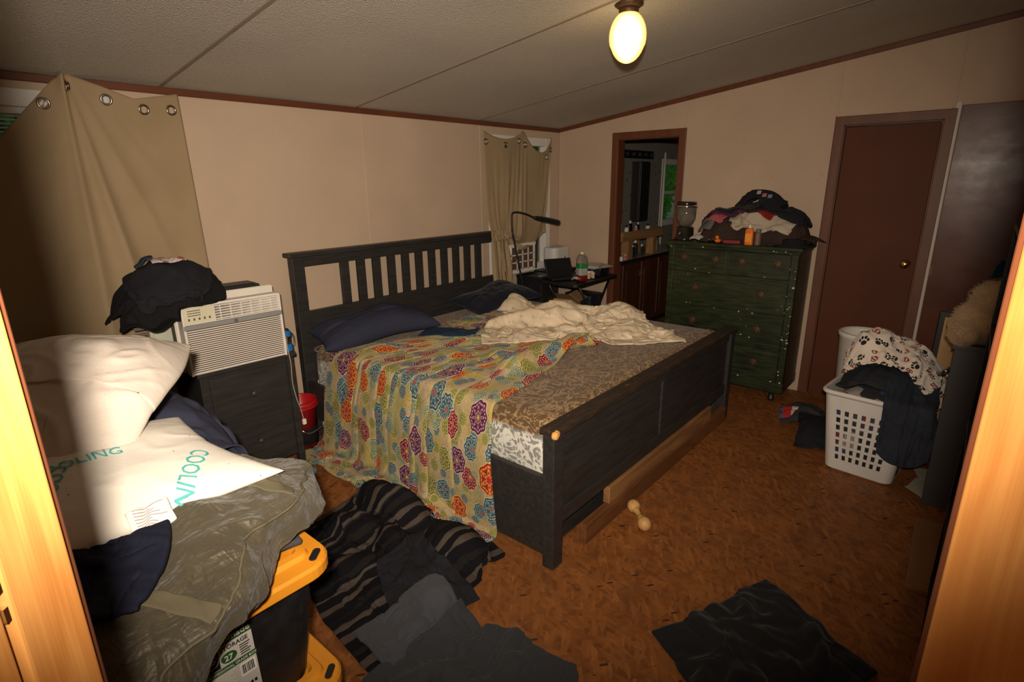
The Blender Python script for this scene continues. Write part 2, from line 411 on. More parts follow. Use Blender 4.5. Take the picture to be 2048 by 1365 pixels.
def m_osb():
    t = T('osb_subfloor'); base = None; hts = None
    for i, (rz, sc, lo) in enumerate(((.2, (13, 50, 1), 0), (1.0, (12, 46, 1), 3.3), (1.75, (14, 55, 1), 7.7), (2.6, (17, 64, 1), 1.9))):
        co = t.coord2(rz, sc, (lo, lo*.7, 0)); vo = t.voro(co, 1.0)
        r = t.sep(vo.outputs['Color'])[0]; k = r*.9
        base = k if base is None else base.f('MAXIMUM', k) if i % 2 else base*.5+k*.5
        hts = r if hts is None else hts+r
    co = t.coord(); big = t.noise(co, 1.3, 4); gr = t.noise(t.coord2(.5, (22, 5, 1)), 8, 3)*.5+t.noise(t.coord2(1.9, (22, 5, 1)), 8, 3)*.5
    c = t.ramp(base*.75+gr*.25, [(.1, (.095, .030, .008)), (.42, (.19, .064, .016)), (.75, (.29, .104, .027)), (1, (.46, .19, .06))])
    dirt = t.noise(co, 4.5, 6, 1.0); c = t.mix((dirt-.50).f('MAXIMUM', 0)*2.2, c, (.10, .045, .02))
    fl_ = t.voro(t.coord2(.7, (1, 3.2, 1)), 8); fk = (V(t.t, fl_.outputs['Distance']) < .14)
    sel = (t.sep(fl_.outputs['Color'])[1] > .55); c = t.mix(fk*sel*.9, c, (.035, .014, .007))
    c = t.mix((big-.45).f('MAXIMUM', 0)*.8, c, (.18, .08, .03))
    t.set(Base_Color=c, Roughness=t.noise(co, 9, 3)*.3+.42, Specular_IOR_Level=.3); t.bump(hts*.3+gr*.3, .35, .002); return t.m
M_OSB = m_osb()
M_TRIM = wood('dark_red_trim', (.105, .030, .014), (.15, .046, .02), 'X', rough=.4)
M_TRIMZ = wood('dark_red_trim_upright', (.10, .030, .012), (.15, .046, .018), 'Z', rough=.5)
M_DOOR = plain('brown_door_skin', (.10, .030, .014), .6, var=.1, vscale=3, bump=.12, bscale=25, spec=.2)
def m_slab():
    t = T('scuffed_brown_panel'); co = t.coord(); sc = t.noise(t.coord(scale=(1, 1, 1.6)), 7, 6); n = t.noise(co, 3, 4)
    t.set(Base_Color=t.ramp(n, [(.3, (.080, .024, .013)), (.7, (.12, .038, .020))]), Roughness=sc*.20+.20, Specular_IOR_Level=.28); t.bump(t.noise(co, 9, 4), .12, .004); return t.m
M_SLAB = m_slab()
M_WHITE = plain('white_paint', (.72, .70, .66), .45, var=.05)
M_STRIP = plain('pale_edge_strip', (.55, .50, .45), .5, var=.06)
M_OAK = wood('oak_jamb', (.46, .165, .034), (.68, .33, .095), 'Z', 14, .45, .0)
M_BLACK = plain('black_plastic', (.012, .012, .013), .45, var=.2)
M_CHROME = plain('chrome', (.75, .73, .70), .12, 1, var=.05)
M_BRASS = plain('polished_brass', (.80, .55, .20), .18, 1, var=.08)
M_GLASS = T('clear_glass'); M_GLASS.set(Base_Color=(.95, .97, .96), Roughness=.03, Transmission_Weight=1.0, IOR=1.45); M_GLASS = M_GLASS.m
M_PANE = T('window_pane'); M_PANE.set(Base_Color=(.92, .95, .94), Roughness=.02, Transmission_Weight=1.0, IOR=1.05, Alpha=.35); M_PANE = M_PANE.m

# ------------------------------------------------------------------ room shell
H0, SL = 2.159, .133
def hc(y): return H0-SL*y
XL, YF = -4.87, -3.95
def rects(u0, u1, z0, z1, holes):
    """split a rectangle around holes (a0,a1,b0,b1)"""
    us = sorted({u0, u1, *[min(max(k, u0), u1) for h in holes for k in h[:2]]}); out = []
    for a, b in zip(us, us[1:]):
        if b-a < 1e-6: continue
        m = (a+b)/2; segs = [(z0, z1)]
        for h in holes:
            if h[0] <= m <= h[1]:
                segs = [s_ for lo, hi in segs for s_ in ((lo, min(hi, h[2])), (max(lo, h[3]), hi)) if s_[1]-s_[0] > 1e-6]
        out += [(a, b, lo, hi) for lo, hi in segs]
    return out
WIN_L = (-4.72, -3.72, 1.02, 2.06); WIN_R = (-1.02, -.19, .84, 2.03); WIN_B = (2.32, 3.05, 1.10, 1.90)
# floor
fb = MB().box((-6.6, -5.6, -.06), (3.6, .0, 0)); struct(fb.build('floor', M_OSB))
# back wall
wb_ = struct(MB().add([(XL-.1,.12,0),(3.6,.12,0),(3.6,.12,.02),(XL-.1,.12,.02)], [(0,1,2,3)]).build('wall_back', M_WB))
def back_panel(u0, u1, mat, nm='wall_panel'):
    b = MB()
    for a, c, lo, hi in rects(u0, u1, 0, H0+.02, (WIN_L, WIN_R, WIN_B)): b.box((a, 0, lo), (c, .11, hi))
    return b.build(nm, mat, wb_)
seams = [XL-.1, -3.475, -2.303, -1.135, 0.0]
for a, c in zip(seams, seams[1:]):
    back_panel(a+.002, c-.002, M_WB)
for s_ in seams[1:-1]: MB().box((s_-.009, -.004, 0), (s_+.009, .02, H0)).build('seam_strip', M_WB, wb_, bevel=.002)
# right wall (panels follow the slope of the ceiling)
D1 = (-1.262, -.655, 0, 2.035); D2 = (-3.052, -2.466, 0, 2.035)
wr_ = struct(MB().add([(.12,0,0),(.12,YF,0),(.12,YF,.02),(.12,0,.02)], [(0,1,2,3)]).build('wall_right', M_WR))
def side_prism(b, y0, y1, lo, hi, x0, x1):
    z0 = hc(y0) if hi is None else hi; z1 = hc(y1) if hi is None else hi
    b.add([(x0,y0,lo),(x1,y0,lo),(x1,y1,lo),(x0,y1,lo),(x0,y0,z0),(x1,y0,z0),(x1,y1,z1),(x0,y1,z1)], [(0,3,2,1),(4,5,6,7),(0,1,5,4),(1,2,6,5),(2,3,7,6),(3,0,4,7)])
ys = [0.0, -.10, -1.300, -2.414, -3.075, YF]
for a, c in zip(ys, ys[1:]):
    b = MB()
    for lo_, hi_, z0, z1 in rects(c+.0015, a-.0015, 0, 9, (D1, D2)): side_prism(b, lo_, hi_, z0, None if z1 > 8 else z1, 0, .10)
    b.build('wall_panel', M_WR, wr_)
for s_ in ys[1:-1]:
    b = MB(); side_prism(b, s_-.008, s_+.008, 2.09 if s_ < -.2 else 0, None, -.004, .01); b.build('seam_strip', M_WR, wr_, bevel=.002)
# ceiling panels
ce = struct(MB().add([(XL,0,H0+.2),(0,0,H0+.2),(0,YF,hc(YF)+.2),(XL,YF,hc(YF)+.2)], [(0,1,2,3)]).build('ceiling', M_CEIL))
cs_ = [-6.6, -4.70, -3.525, -2.352, -1.165, .12, 1.3, 2.45, 3.6]
for a, c in zip(cs_, cs_[1:]):
    b = MB(); y1 = -5.6; a2, c2 = a+.002, c-.002
    b.add([(a2,.12,hc(.12)),(c2,.12,hc(.12)),(c2,y1,hc(y1)),(a2,y1,hc(y1)),(a2,.12,hc(.12)+.05),(c2,.12,hc(.12)+.05),(c2,y1,hc(y1)+.05),(a2,y1,hc(y1)+.05)],
          [(0,1,2,3),(4,7,6,5),(0,4,5,1),(1,5,6,2),(2,6,7,3),(3,7,4,0)]); b.build('ceiling_panel', M_CEIL, ce)
for s_ in cs_[1:-1]:
    b = MB(); b.add([(s_-.01,0,hc(0)-.004),(s_+.01,0,hc(0)-.004),(s_+.01,YF,hc(YF)-.004),(s_-.01,YF,hc(YF)-.004),(s_-.01,0,hc(0)+.01),(s_+.01,0,hc(0)+.01),(s_+.01,YF,hc(YF)+.01),(s_-.01,YF,hc(YF)+.01)],
          [(0,3,2,1),(4,5,6,7),(0,1,5,4),(1,2,6,5),(2,3,7,6),(3,0,4,7)]); b.build('ceiling_seam', M_SEAM, ce, bevel=.002)
# dark trim where walls meet the ceiling
struct(MB().box((XL, -.014, H0-.037), (0, 0, H0-.001)).build('trim_1', M_TRIM, bevel=.004))
b = MB(); o_ = .036
b.add([(-.014,0,hc(0)-o_),(0,0,hc(0)-o_),(0,YF,hc(YF)-o_),(-.014,YF,hc(YF)-o_),(-.014,0,hc(0)),(0,0,hc(0)),(0,YF,hc(YF)),(-.014,YF,hc(YF))], [(0,3,2,1),(4,5,6,7),(0,1,5,4),(1,2,6,5),(2,3,7,6),(3,0,4,7)])
struct(b.build('trim_2', M_TRIM, bevel=.004))
# left and front walls, diagonal door wall, hall behind
DR = .43; Q0 = CAM.to_2d()+LN.to_2d()*DR; n2, t2 = LN.to_2d(), LT.to_2d()
TL_, TR_ = .345, -.465
def dpt(t_, d_=0): p = Q0+t2*t_+n2*d_; return (p.x, p.y)
tl_end = (XL-Q0.x)/t2.x; tr_end = (YF-Q0.y)/t2.y
def vprism(b, pts, z0, z1):
    n = len(pts); b.add([(x, y, z0) for x, y in pts]+[(x, y, z1) for x, y in pts], [tuple(range(n))[::-1], tuple(range(n, 2*n))]+[(i, (i+1) % n, n+(i+1) % n, n+i) for i in range(n)]); return b
yl = dpt(tl_end)[1]; xf = dpt(tr_end)[0]
struct(MB().box((XL-.1, yl, 0), (XL, .0, 2.7)).build('wall_left', M_WR))
struct(MB().box((xf, YF-.1, 0), (.1, YF, 2.75)).build('wall_front', M_WB))
dw = MB()
vprism(dw, [dpt(TL_+.02), dpt(tl_end), dpt(tl_end, -.1), dpt(TL_+.02, -.1)], 0, 2.75)
vprism(dw, [dpt(TR_-.02), dpt(tr_end), dpt(tr_end, -.1), dpt(TR_-.02, -.1)], 0, 2.75)
vprism(dw, [dpt(TL_+.02), dpt(TR_-.02), dpt(TR_-.02, -.1), dpt(TL_+.02, -.1)], 2.06, 2.75)
struct(dw.build('wall_diagonal', M_WB))
hb = MB()
hb.box((-6.6, -5.6, 0), (-6.5, .0, 2.9)).box((-6.6, -5.6, 0), (3.6, -5.5, 2.9)).box((-6.6, -.1, 0), (XL-.1, 0, 2.3))
struct(hb.build('wall_hall', M_WB))
# entry door frame
df = bpy.data.objects.new('door_1', None); COL.objects.link(df); struct(df, 'oak-grained door frame around the entry opening')
vprism(MB(), [dpt(TL_), dpt(TL_, -.064), dpt(TL_+.02, -.064), dpt(TL_+.02, 0)], 0, 2.05).build('door_jamb', M_OAK, df, bevel=.004, seg=3)
vprism(MB(), [dpt(TL_+.002, -.070), dpt(TL_+.002, -.088), dpt(TL_+.02, -.088), dpt(TL_+.02, -.070)], 0, 2.05).build('door_stop', M_OAK, df, bevel=.002)
vprism(MB(), [dpt(TL_+.009, -.06), dpt(TL_+.009, -.118), dpt(TL_+.02, -.118), dpt(TL_+.02, -.06)], 0, 2.05).build('back_jamb', M_DOOR, df)
vprism(MB(), [dpt(TR_), dpt(TR_, -.118), dpt(TR_-.02, -.118), dpt(TR_-.02, 0)], 0, 2.05).build('door_jamb', M_OAK, df, bevel=.003)
vprism(MB(), [dpt(TL_), dpt(TR_), dpt(TR_, -.118), dpt(TL_, -.118)], 2.04, 2.06).build('head_jamb', M_OAK, df)
for a in (TL_+.006, TR_-.066):
    vprism(MB(), [dpt(a, 0), dpt(a+.06, 0), dpt(a+.06, .012), dpt(a, .012)], 0, 2.10).build('casing', M_TRIMZ, df, bevel=.003)
vprism(MB(), [dpt(TR_-.066, 0), dpt(TL_+.066, 0), dpt(TL_+.066, .012), dpt(TR_-.066, .012)], 2.045, 2.105).build('casing', M_TRIMZ, df, bevel=.003)
for z in (1.395, 1.37): MB().cbox((*dpt(TL_+.004, -.067), z), (.004, .006, .012), rz=PI/4).build('strike_plate', M_CHROME, df)

# doors in the right wall
def door_frame(nm, D, lab):
    y0, y1, _, z1 = D; root = bpy.data.objects.new(nm, None); COL.objects.link(root); struct(root, lab); cw = .062
    for a, c in ((y0-cw+.012, y0+.012), (y1-.012, y1+cw-.012)): MB().box((-.014, a, 0), (0, c, z1+cw-.012)).build('casing', M_TRIMZ, root, bevel=.004)
    MB().box((-.0145, y0-cw+.012, z1-.012), (0, y1+cw-.012, z1+cw-.012)).build('casing', M_TRIMZ, root, bevel=.004)
    for a, c in ((y0, y0+.018), (y1-.018, y1)): MB().box((-.002, a, 0), (.10, c, z1)).build('jamb', M_TRIMZ, root)
    MB().box((-.002, y0, z1-.018), (.10, y1, z1)).build('head_jamb', M_TRIMZ, root)
    return root
d_bath = door_frame('door_2', D1, 'open doorway into the bathroom with dark red wood casing')
d_clos = door_frame('door_3', D2, 'closed reddish brown flat door with a brass knob')
y0, y1 = D2[0]+.021, D2[1]-.021
MB().box((.012, y0, .012), (.047, y1, 2.012)).build('door_leaf', M_DOOR, d_clos, bevel=.003)
kb = MB().lathe([(.0,0),(.031,0),(.031,.004),(.013,.008),(.011,.03),(.022,.036),(.029,.048),(.027,.060),(.015,.067),(.0,.068)], n=20)
k_ = kb.build('door_knob', M_BRASS, d_clos, smooth=True); k_.rotation_euler = (0, -PI/2, 0); k_.location = (.012, -2.975, 1.085); k_['label'] = 'polished brass door knob'
# pale strip and brown slab door beyond
struct(MB().box((-.012, -3.118, 0), (0, -3.088, 2.125)).build('trim_3', M_STRIP, bevel=.003))
sl = bpy.data.objects.new('door_4', None); COL.objects.link(sl); struct(sl, 'scuffed glossy brown slab door beside the pale strip')
MB().box((-.030, -3.88, .01), (-.0, -3.121, 2.10)).build('door_leaf', M_SLAB, sl, bevel=.003)
for z in (.35, 1.02): MB().box((-.033, -3.135, z), (-.029, -3.121, z+.07)).build('hinge', M_TRIMZ, sl)

# ------------------------------------------------------------------ windows
def window(nm, W, lab, mid=True):
    x0, x1, z0, z1 = W; root = bpy.data.objects.new(nm, None); COL.objects.link(root); struct(root, lab); fwid = .045
    for a, c, lo, hi in ((x0-.03, x0+fwid, z0-.03, z1+.03), (x1-fwid, x1+.03, z0-.03, z1+.03), (x0+fwid, x1-fwid, z0-.03, z0+fwid), (x0+fwid, x1-fwid, z1-fwid, z1+.03)):
        MB().box((a, -.012, lo), (c, .06, hi)).build('window_frame', M_WHITE, root, bevel=.004)
    if mid: MB().box((x0+fwid, .03, (z0+z1)/2-.02), (x1-fwid, .055, (z0+z1)/2+.02)).build('meeting_rail', M_WHITE, root)
    MB().box((x0+fwid, .062, z0+fwid), (x1-fwid, .066, z1-fwid)).build('pane', M_PANE, root)
    return root
wl = window('window_1', WIN_L, 'white window behind the big tan curtain by the entry')
window('window_2', WIN_R, 'white window behind the draped curtain with an air conditioner in it', False)
window('window_3', WIN_B, 'bathroom window looking out on green leaves')
bl = thing('window_blind', 'white horizontal blind raised at the head of the window', 'blind', (-4.22, .018, 1.9))
for i in range(7): MB().cbox((0, 0, .078-i*.018), (.9, .022, .004), rx=.25).build('slat', M_WHITE, bl)
MB().cbox((0, .0, .100), (.90, .03, .03)).build('head_rail', M_WHITE, bl, bevel=.004)

# ------------------------------------------------------------------ bed frame
def m_bed():
    t = T('black_brown_stain'); co = t.coord(); g_ = t.noise(t.coord(scale=(1, 8, 8)), 6, 4)
    t.set(Base_Color=t.ramp(g_, [(.3, (.020, .018, .017)), (.7, (.034, .031, .030))]), Roughness=.5, Specular_IOR_Level=.4); t.bump(g_, .15, .002); return t.m
M_BED = m_bed()
def m_worn():
    t = T('worn_black_brown_edge'); co = t.coord(scale=(3, 14, 14)); g_ = t.noise(co, 5, 6, .8); 
    t.set(Base_Color=t.ramp(g_, [(.45, (.024, .019, .016)), (.60, (.050, .026, .014)), (.72, (.09, .042, .017)), (.80, (.35, .16, .05))]), Roughness=.5); return t.m
M_WORN = m_worn()
M_RAW = plain('raw_splintered_wood', (.72, .36, .10), .8, var=.3, vscale=60, bump=.6, bscale=90)
bed = thing('bed_frame', 'wide black-brown wooden bed frame with slatted headboard and panelled footboard', 'bed', (-1.94, -1.1, 0))
def part(mb, nm, mat, root, **kw):
    o = mb.build(nm, mat, root, **kw); o.matrix_parent_inverse = Matrix.Identity(4)
    me = o.data; me.transform(Matrix.Translation(root.location).inverted() if root.rotation_euler.z == 0 else (Matrix.Translation(root.location) @ Matrix.Rotation(root.rotation_euler.z, 4, 'Z')).inverted()); return o
BX0, BX1 = -3.005, -.865
hb_ = lambda a, b: MB().box(a, b)
part(hb_((BX0, -.125, 1.228), (BX1, -.035, 1.256)), 'headboard_cap', M_BED, bed, bevel=.006)
for a in (BX0+.022, BX1-.022-.08): part(hb_((a, -.11, 0), (a+.08, -.05, 1.228)), 'post', M_BED, bed, bevel=.004)
part(hb_((BX0+.10, -.10, 1.165), (BX1-.10, -.06, 1.228)), 'top_rail', M_BED, bed, bevel=.003)
part(hb_((BX0+.10, -.10, .40), (BX1-.10, -.06, .872)), 'headboard_panel', M_BED, bed, bevel=.003)
for i in range(11): part(hb_((-2.632+i*.1312, -.095, .872), (-2.632+i*.1312+.062, -.07, 1.165)), 'slat', M_BED, bed, bevel=.002)
FY = -2.155; FX0, FX1 = -3.03, -.868
for a in (FX0+.006, FX1-.006-.075): part(hb_((a, FY, 0), (a+.075, FY+.06, .652)), 'post', M_BED, bed, bevel=.004)
cap = part(hb_((FX0, FY-.012, .652), (FX1, FY+.075, .68)), 'footboard_cap', M_WORN, bed, bevel=.006); cap['label'] = 'worn edge with bare wood showing'
part(hb_((FX0+.08, FY+.012, .595), (FX1-.08, FY+.045, .652)), 'rail', M_BED, bed, bevel=.003)
part(hb_((FX0+.08, FY+.012, .20), (FX1-.08, FY+.045, .272)), 'rail', M_BED, bed, bevel=.003)
MX = (FX0+FX1)/2
part(hb_((MX-.028, FY+.012, .272), (MX+.028, FY+.045, .595)), 'stile', M_BED, bed, bevel=.003)
for a, c in ((FX0+.08, MX-.028), (MX+.028, FX1-.08)): part(hb_((a, FY+.024, .265), (c, FY+.04, .60)), 'footboard_panel', M_BED, bed)
ch = part(MB().cbox((FX0+.012, FY-.004, .664), (.045, .03, .034), rz=.3), 'broken_corner', M_RAW, bed, bevel=.012); ch['label'] = 'chipped corner of bare orange wood'
part(hb_((FX0+.08, FY+.10, .01), (FX1-.08, FY+.12, .20)), 'kick_panel', M_BED, bed)
for x in (BX0+.025, BX1-.055):
    part(hb_((x, FY+.06, .17), (x+.03, -.11, .415)), 'side_rail', M_BED, bed, bevel=.003)
    part(hb_((x+.004, FY+.072, .015), (x+.028, -.6, .165)), 'lower_panel', M_BED, bed, bevel=.002)
part(hb_((BX0+.06, FY+.08, .30), (BX1-.06, -.12, .35)), 'slat_base', M_BED, bed)

# ------------------------------------------------------------------ mattress
def m_damask():
    t = T('silver_damask_ticking'); uv = t.coord('Object'); x, y, z = t.sep(uv)
    a = t.noise(uv, 7, 2, 2.4); sw = ((a*30).f('SINE')*.5+.5); b_ = t.noise(uv, 17, 2, 1.8); sw2 = ((b_*20).f('SINE')*.5+.5)
    pat = (sw > .72).f('MAXIMUM', (sw2 > .86)*.8)
    silver = t.mix(pat, (.25, .25, .235), (.66, .64, .58))
    brown = t.mix(pat*.8, t.mix(t.noise(uv, 5, 5), (.14, .080, .037), (.085, .047, .021)), (.36, .235, .115))
    st = t.noise(uv, 1.6, 5, .5)+(z-.60)*11+.15+((x+2.95).f('MINIMUM', .5))*.5
    k = (st*2.6-.6).f('MAXIMUM', 0).f('MINIMUM', 1)
    blot = (t.noise(uv, 4, 5)-.52).f('MAXIMUM', 0)*1.6
    c = t.mix(k, silver, brown); c = t.mix(blot*k, c, (.10, .06, .032))
    t.set(Base_Color=c, Roughness=.5, Specular_IOR_Level=.35, Sheen_Weight=.15); t.bump(pat*.6+t.noise(uv, 12, 3), .3, .004); return t.m
M_MAT = m_damask()
mt = MB(); rings = []
mx0, mx1, my0, my1 = BX0+.062, BX1-.062, FY+.085, -.13
for ins, z in ((.05,.352),(.012,.365),(.0,.395),(.0,.50),(.004,.60),(.018,.64),(.05,.658),(.12,.662),(.5,.664)):
    rings.append([(x, y, z+.006*math.sin(9*x)*math.cos(7*y)*(z > .5)) for x, y in rrect((mx1-mx0)/2-ins, (my1-my0)/2-ins, .09, 6, (mx0+mx1)/2, (my0+my1)/2)])
mt.loft(rings)
mat_o = tag(mt.build('mattress', M_MAT, smooth=True), 'bare mattress of silver swirl ticking, stained brown on top', 'mattress')
for z in (.395, .635):
    pth = [(x, y, z) for x, y in rrect((mx1-mx0)/2+.001, (my1-my0)/2+.001, .09, 8, (mx0+mx1)/2, (my0+my1)/2)]; pth.append(pth[0])
    MB().tube(pth, .007, 6, cap=False).build('piping', M_MAT, mat_o, smooth=True)

# ------------------------------------------------------------------ bedding
def m_paisley():
    t = T('paisley_print'); uv0 = t.coord('UV')
    def cells(scale, seed, rnd, r0, r1):
        m = t.node('Mapping', {'Vector': uv0}); m.inputs['Location'].default_value = (seed, seed*.6, 0)
        vo = t.voro(m.outputs[0], scale, rnd, dims='2D')
        cx, cy, _ = t.sep(vo.outputs['Position']); px, py, _ = t.sep(m.outputs[0]); dx, dy = px-cx, py-cy
        r, g_, b_ = t.sep(vo.outputs['Color'])
        an = r*6.28; ca, sa = an.f('COSINE'), an.f('SINE'); ex, ey = dx*ca+dy*sa, dy*ca-dx*sa
        rad = (ex*ex+ey*ey).f('SQRT'); th = ey.f('ARCTAN2', ex)
        return rad, th, r, g_, b_, ex, ey, (b_*(r1-r0)+r0)
    cream = (.52, .39, .25)
    n1 = t.noise(uv0, 11, 2, 1.2); n2_ = t.noise(uv0, 23, 2, 1.8)
    l1 = ((n1*46).f('SINE')).f('ABSOLUTE'); l2 = ((n2_*40).f('SINE')).f('ABSOLUTE')
    bgc = t.mix((t.noise(uv0, 6, 2)-.42).f('MAXIMUM', 0)*5.0, cream, (.50, .37, .10))
    bgc = t.mix((t.noise(t.coord('UV', loc=(9, 4, 0)), 7, 2)-.50).f('MAXIMUM', 0)*4.5, bgc, (.33, .31, .13))
    c = t.mix((l1 < .30)*.8, bgc, (.30, .22, .04)); c = t.mix((l2 < .22)*.65, c, (.10, .17, .17)); n3_ = t.noise(uv0, 38, 2, 2.2); c = t.mix((((n3_*34).f('SINE')).f('ABSOLUTE') < .16)*.5, c, (.22, .05, .05))
    RED = ((.36, .012, .02), (.14, .006, .02), (.66, .44, .30), (.62, .42, .06)); ORG = ((.62, .13, .015), (.30, .02, .008), (.72, .42, .09), (.45, .02, .05))
    PUR = ((.20, .045, .11), (.075, .010, .045), (.56, .40, .38), (.50, .36, .10)); TEA = ((.10, .20, .22), (.035, .075, .095), (.42, .47, .42), (.55, .08, .04)); OLV = ((.32, .30, .05), (.13, .13, .025), (.60, .52, .22), (.14, .20, .12)); SAG = ((.28, .33, .20), (.12, .17, .12), (.56, .54, .36), (.40, .30, .06))
    pals = [RED, ORG, PUR, TEA]; pal2 = [TEA, RED, OLV, SAG]
    def medal(c, sc, seed, rnd, r0, r1, drop, pl):
        rad, th, r, g_, b_, ex, ey, R = cells(sc, seed, rnd, r0, r1)
        k = (g_*3.99).f('FLOOR')+6
        if drop: q = rad/(R*((th*.5).f('COSINE').f('ABSOLUTE')*.95+.35)); cs = (th*11).f('COSINE')
        else: q = rad/R; cs = (th*k).f('COSINE')
        q = q-cs*.06
        m_ = None
        for i, (main, dark, light, core) in enumerate(pl):
            x = t.mix(q > .15, core, dark)
            petal = (q-.20)*(.46+.0-q+cs*.22)*1.0
            x = t.mix((q > .20)*(q < (cs*.20+.50)), x, main)
            x = t.mix((q > .27)*(q < (cs*.16+.40)), x, light)
            x = t.mix((q > .31)*(q < (cs*.14+.34)), x, dark)
            rimk = (q > .70)
            x = t.mix(rimk, x, t.mix(((th*k*3).f('COSINE') > .1) if not drop else ((th*22).f('COSINE') > .1), main, light))
            x = t.mix(q > .80, x, dark); x = t.mix(q > .93, x, light)
            m_ = x if m_ is None else t.mix(r > (.0, .26, .5, .75)[i], m_, x)
        return t.mix((q < 1)*1.0, c, m_)
    c = medal(c, 11, 5.2, .9, .022, .034, False, [SAG, OLV, TEA, OLV])
    c = medal(c, 7.2, 3.1, .85, .036, .058, True, pal2)
    c = medal(c, 4.9, .37, .8, .048, .076, False, pals)
    t.set(Base_Color=c, Roughness=.75, Specular_IOR_Level=.2, Sheen_Weight=.1); t.bump(t.noise(uv0, 60, 3), .2, .003); return t.m
M_PAIS = m_paisley()
bedhm = HM(-3.4, -.5, -2.4, .1, 0).boxh(mx0+.02, mx1-.02, my0+.02, my1-.02, .662).blur(1)
mcol = [col_box((mx0, my0, .0), (mx1, my1, .655), .014), col_box((BX0+.02, FY+.0, 0), (BX1, -.1, .415), .014), col_floor(.012)]
# comforter: side drop plus a gathered strip across the bed
nx, ny = 104, 96; Lx, Ly = 2.12, 1.86
sI = np.linspace(0, 1, nx); tI = np.linspace(0, 1, ny); dist = sI*Lx
xs = np.interp(dist, [0, .66, .80, 2.12], [-3.11, -3.02, -2.90, -1.64]); zs = np.interp(dist, [0, .66, .80, 2.12], [.03, .66, .74, .74])
yn = np.interp(xs, [-3.11, -2.95, -2.70, -2.45, -2.15, -1.64], [-1.80, -1.78, -1.72, -1.56, -1.60, -1.74]); yfar = np.interp(xs, [-3.11, -2.95, -2.72, -2.16, -1.64], [-.14, -.30, -.36, -.74, -1.12])
com = HM(-3.3, -1.4, -2.0, .0, -1)
for i in range(14):
    k = i/13; com.bump(-2.50+.84*k, -1.50-.20*k+.05*math.sin(k*5), .10, .085, .115-.03*abs(k-.6), .655)
for cx_, cy_, rx_, ry_, h_ in ((-2.75, -.62, .14, .10, .05), (-2.55, -1.05, .16, .12, .05), (-2.25, -.92, .14, .08, .05), (-2.70, -1.32, .10, .16, .04), (-2.35, -1.25, .09, .14, .045), (-2.0, -1.2, .12, .1, .05)): com.bump(cx_, cy_, rx_, ry_, h_, .655, rz=cx_*7)
com.blur(1); com.a = np.where(com.a < .66, -1, com.a)
P = np.zeros((ny, nx, 3)); P[..., 0] = xs[None]; P[..., 1] = yn[None]+(yfar-yn)[None]*tI[:, None]; P[..., 2] = zs[None]+.010*grid_noise(ny, nx, 3, 5)
fold = np.sin(2*PI*tI*6.5+1.5*np.sin(6*tI))[:, None]*.7+np.sin(2*PI*tI*11+2)[:, None]*.3; hang = np.clip((.74-dist)/.74, 0, 1)[None]
P[..., 0] -= hang*(.040*fold+.040)
def col_keep(P):
    m = P[..., 2] < com.h(P[..., 0], P[..., 1]); m &= P[..., 2] > .62; P[..., 2] = np.where(m, com.h(P[..., 0], P[..., 1]), P[..., 2]); return m
P = simulate(P, Lx/(nx-1), Ly/(ny-1), mcol+[col_keep], steps=60, iters=8, fric=.85, bend=.16)
P = smooth_grid(P, 2); bedhm.lay(P)
tag(grid_mesh('comforter', P, M_PAIS, (Lx, Ly), None, .016, 1), 'colourful paisley comforter spilling over the bed side to the floor', 'comforter')
# cream blanket
def m_cream():
    t = T('cream_floral_cotton'); uv = t.coord('UV')
    vo = t.voro(uv, 13, .9, dims='2D'); d = V(t.t, vo.outputs['Distance']); r, g_, b_ = t.sep(vo.outputs['Color'])
    base = t.ramp(t.noise(uv, 5, 3), [(.35, (.70, .57, .40)), (.65, (.80, .68, .51))])
    nn = t.noise(uv, 60, 2); fl1 = (d+nn*.25 < .30)*(g_ > .45)
    leaf = t.mix(r > .35, (.40, .42, .24), (.62, .40, .30)); leaf = t.mix(r > .8, leaf, (.30, .20, .34))
    c = t.mix(fl1*.55, base, leaf); sw = ((t.noise(uv, 7, 2, 1)*30).f('SINE')).f('ABSOLUTE') < .08
    c = t.mix(sw*.3, c, (.42, .40, .26)); t.set(Base_Color=c, Roughness=.85, Specular_IOR_Level=.15); t.bump(t.noise(uv, 90, 3), .25, .003); return t.m
M_CREAM = m_cream()
hm2 = HM(-3.4, -.5, -2.4, .1, 0); hm2.a = bedhm.a.copy()
hm2.bump(-1.34, -.52, .16, .12, .10, .655).bump(-1.08, -1.36, .16, .20, .10, .655).bump(-1.65, -1.02, .40, .09, .12, .66, rz=-.75).bump(-1.25, -.95, .28, .10, .08, .66, rz=-.9).bump(-1.4, -1.62, .22, .12, .06, .66).blur(2)
cb = drape('cream_blanket', [(-2.24, -1.02), (-1.42, -1.99), (-.93, -1.38), (-1.22, -.30)], (1.55, 1.7), M_CREAM, [], hm2, n=100, lift=.05, amp=.06, seed=11, steps=60, thick=.008, sm=1, waves=4.5, bend=.1, lay=hm2, rid=(30, .06), wr=.010)
tag(cb, 'crumpled cream blanket with faded floral print heaped on the mattress', 'blanket')
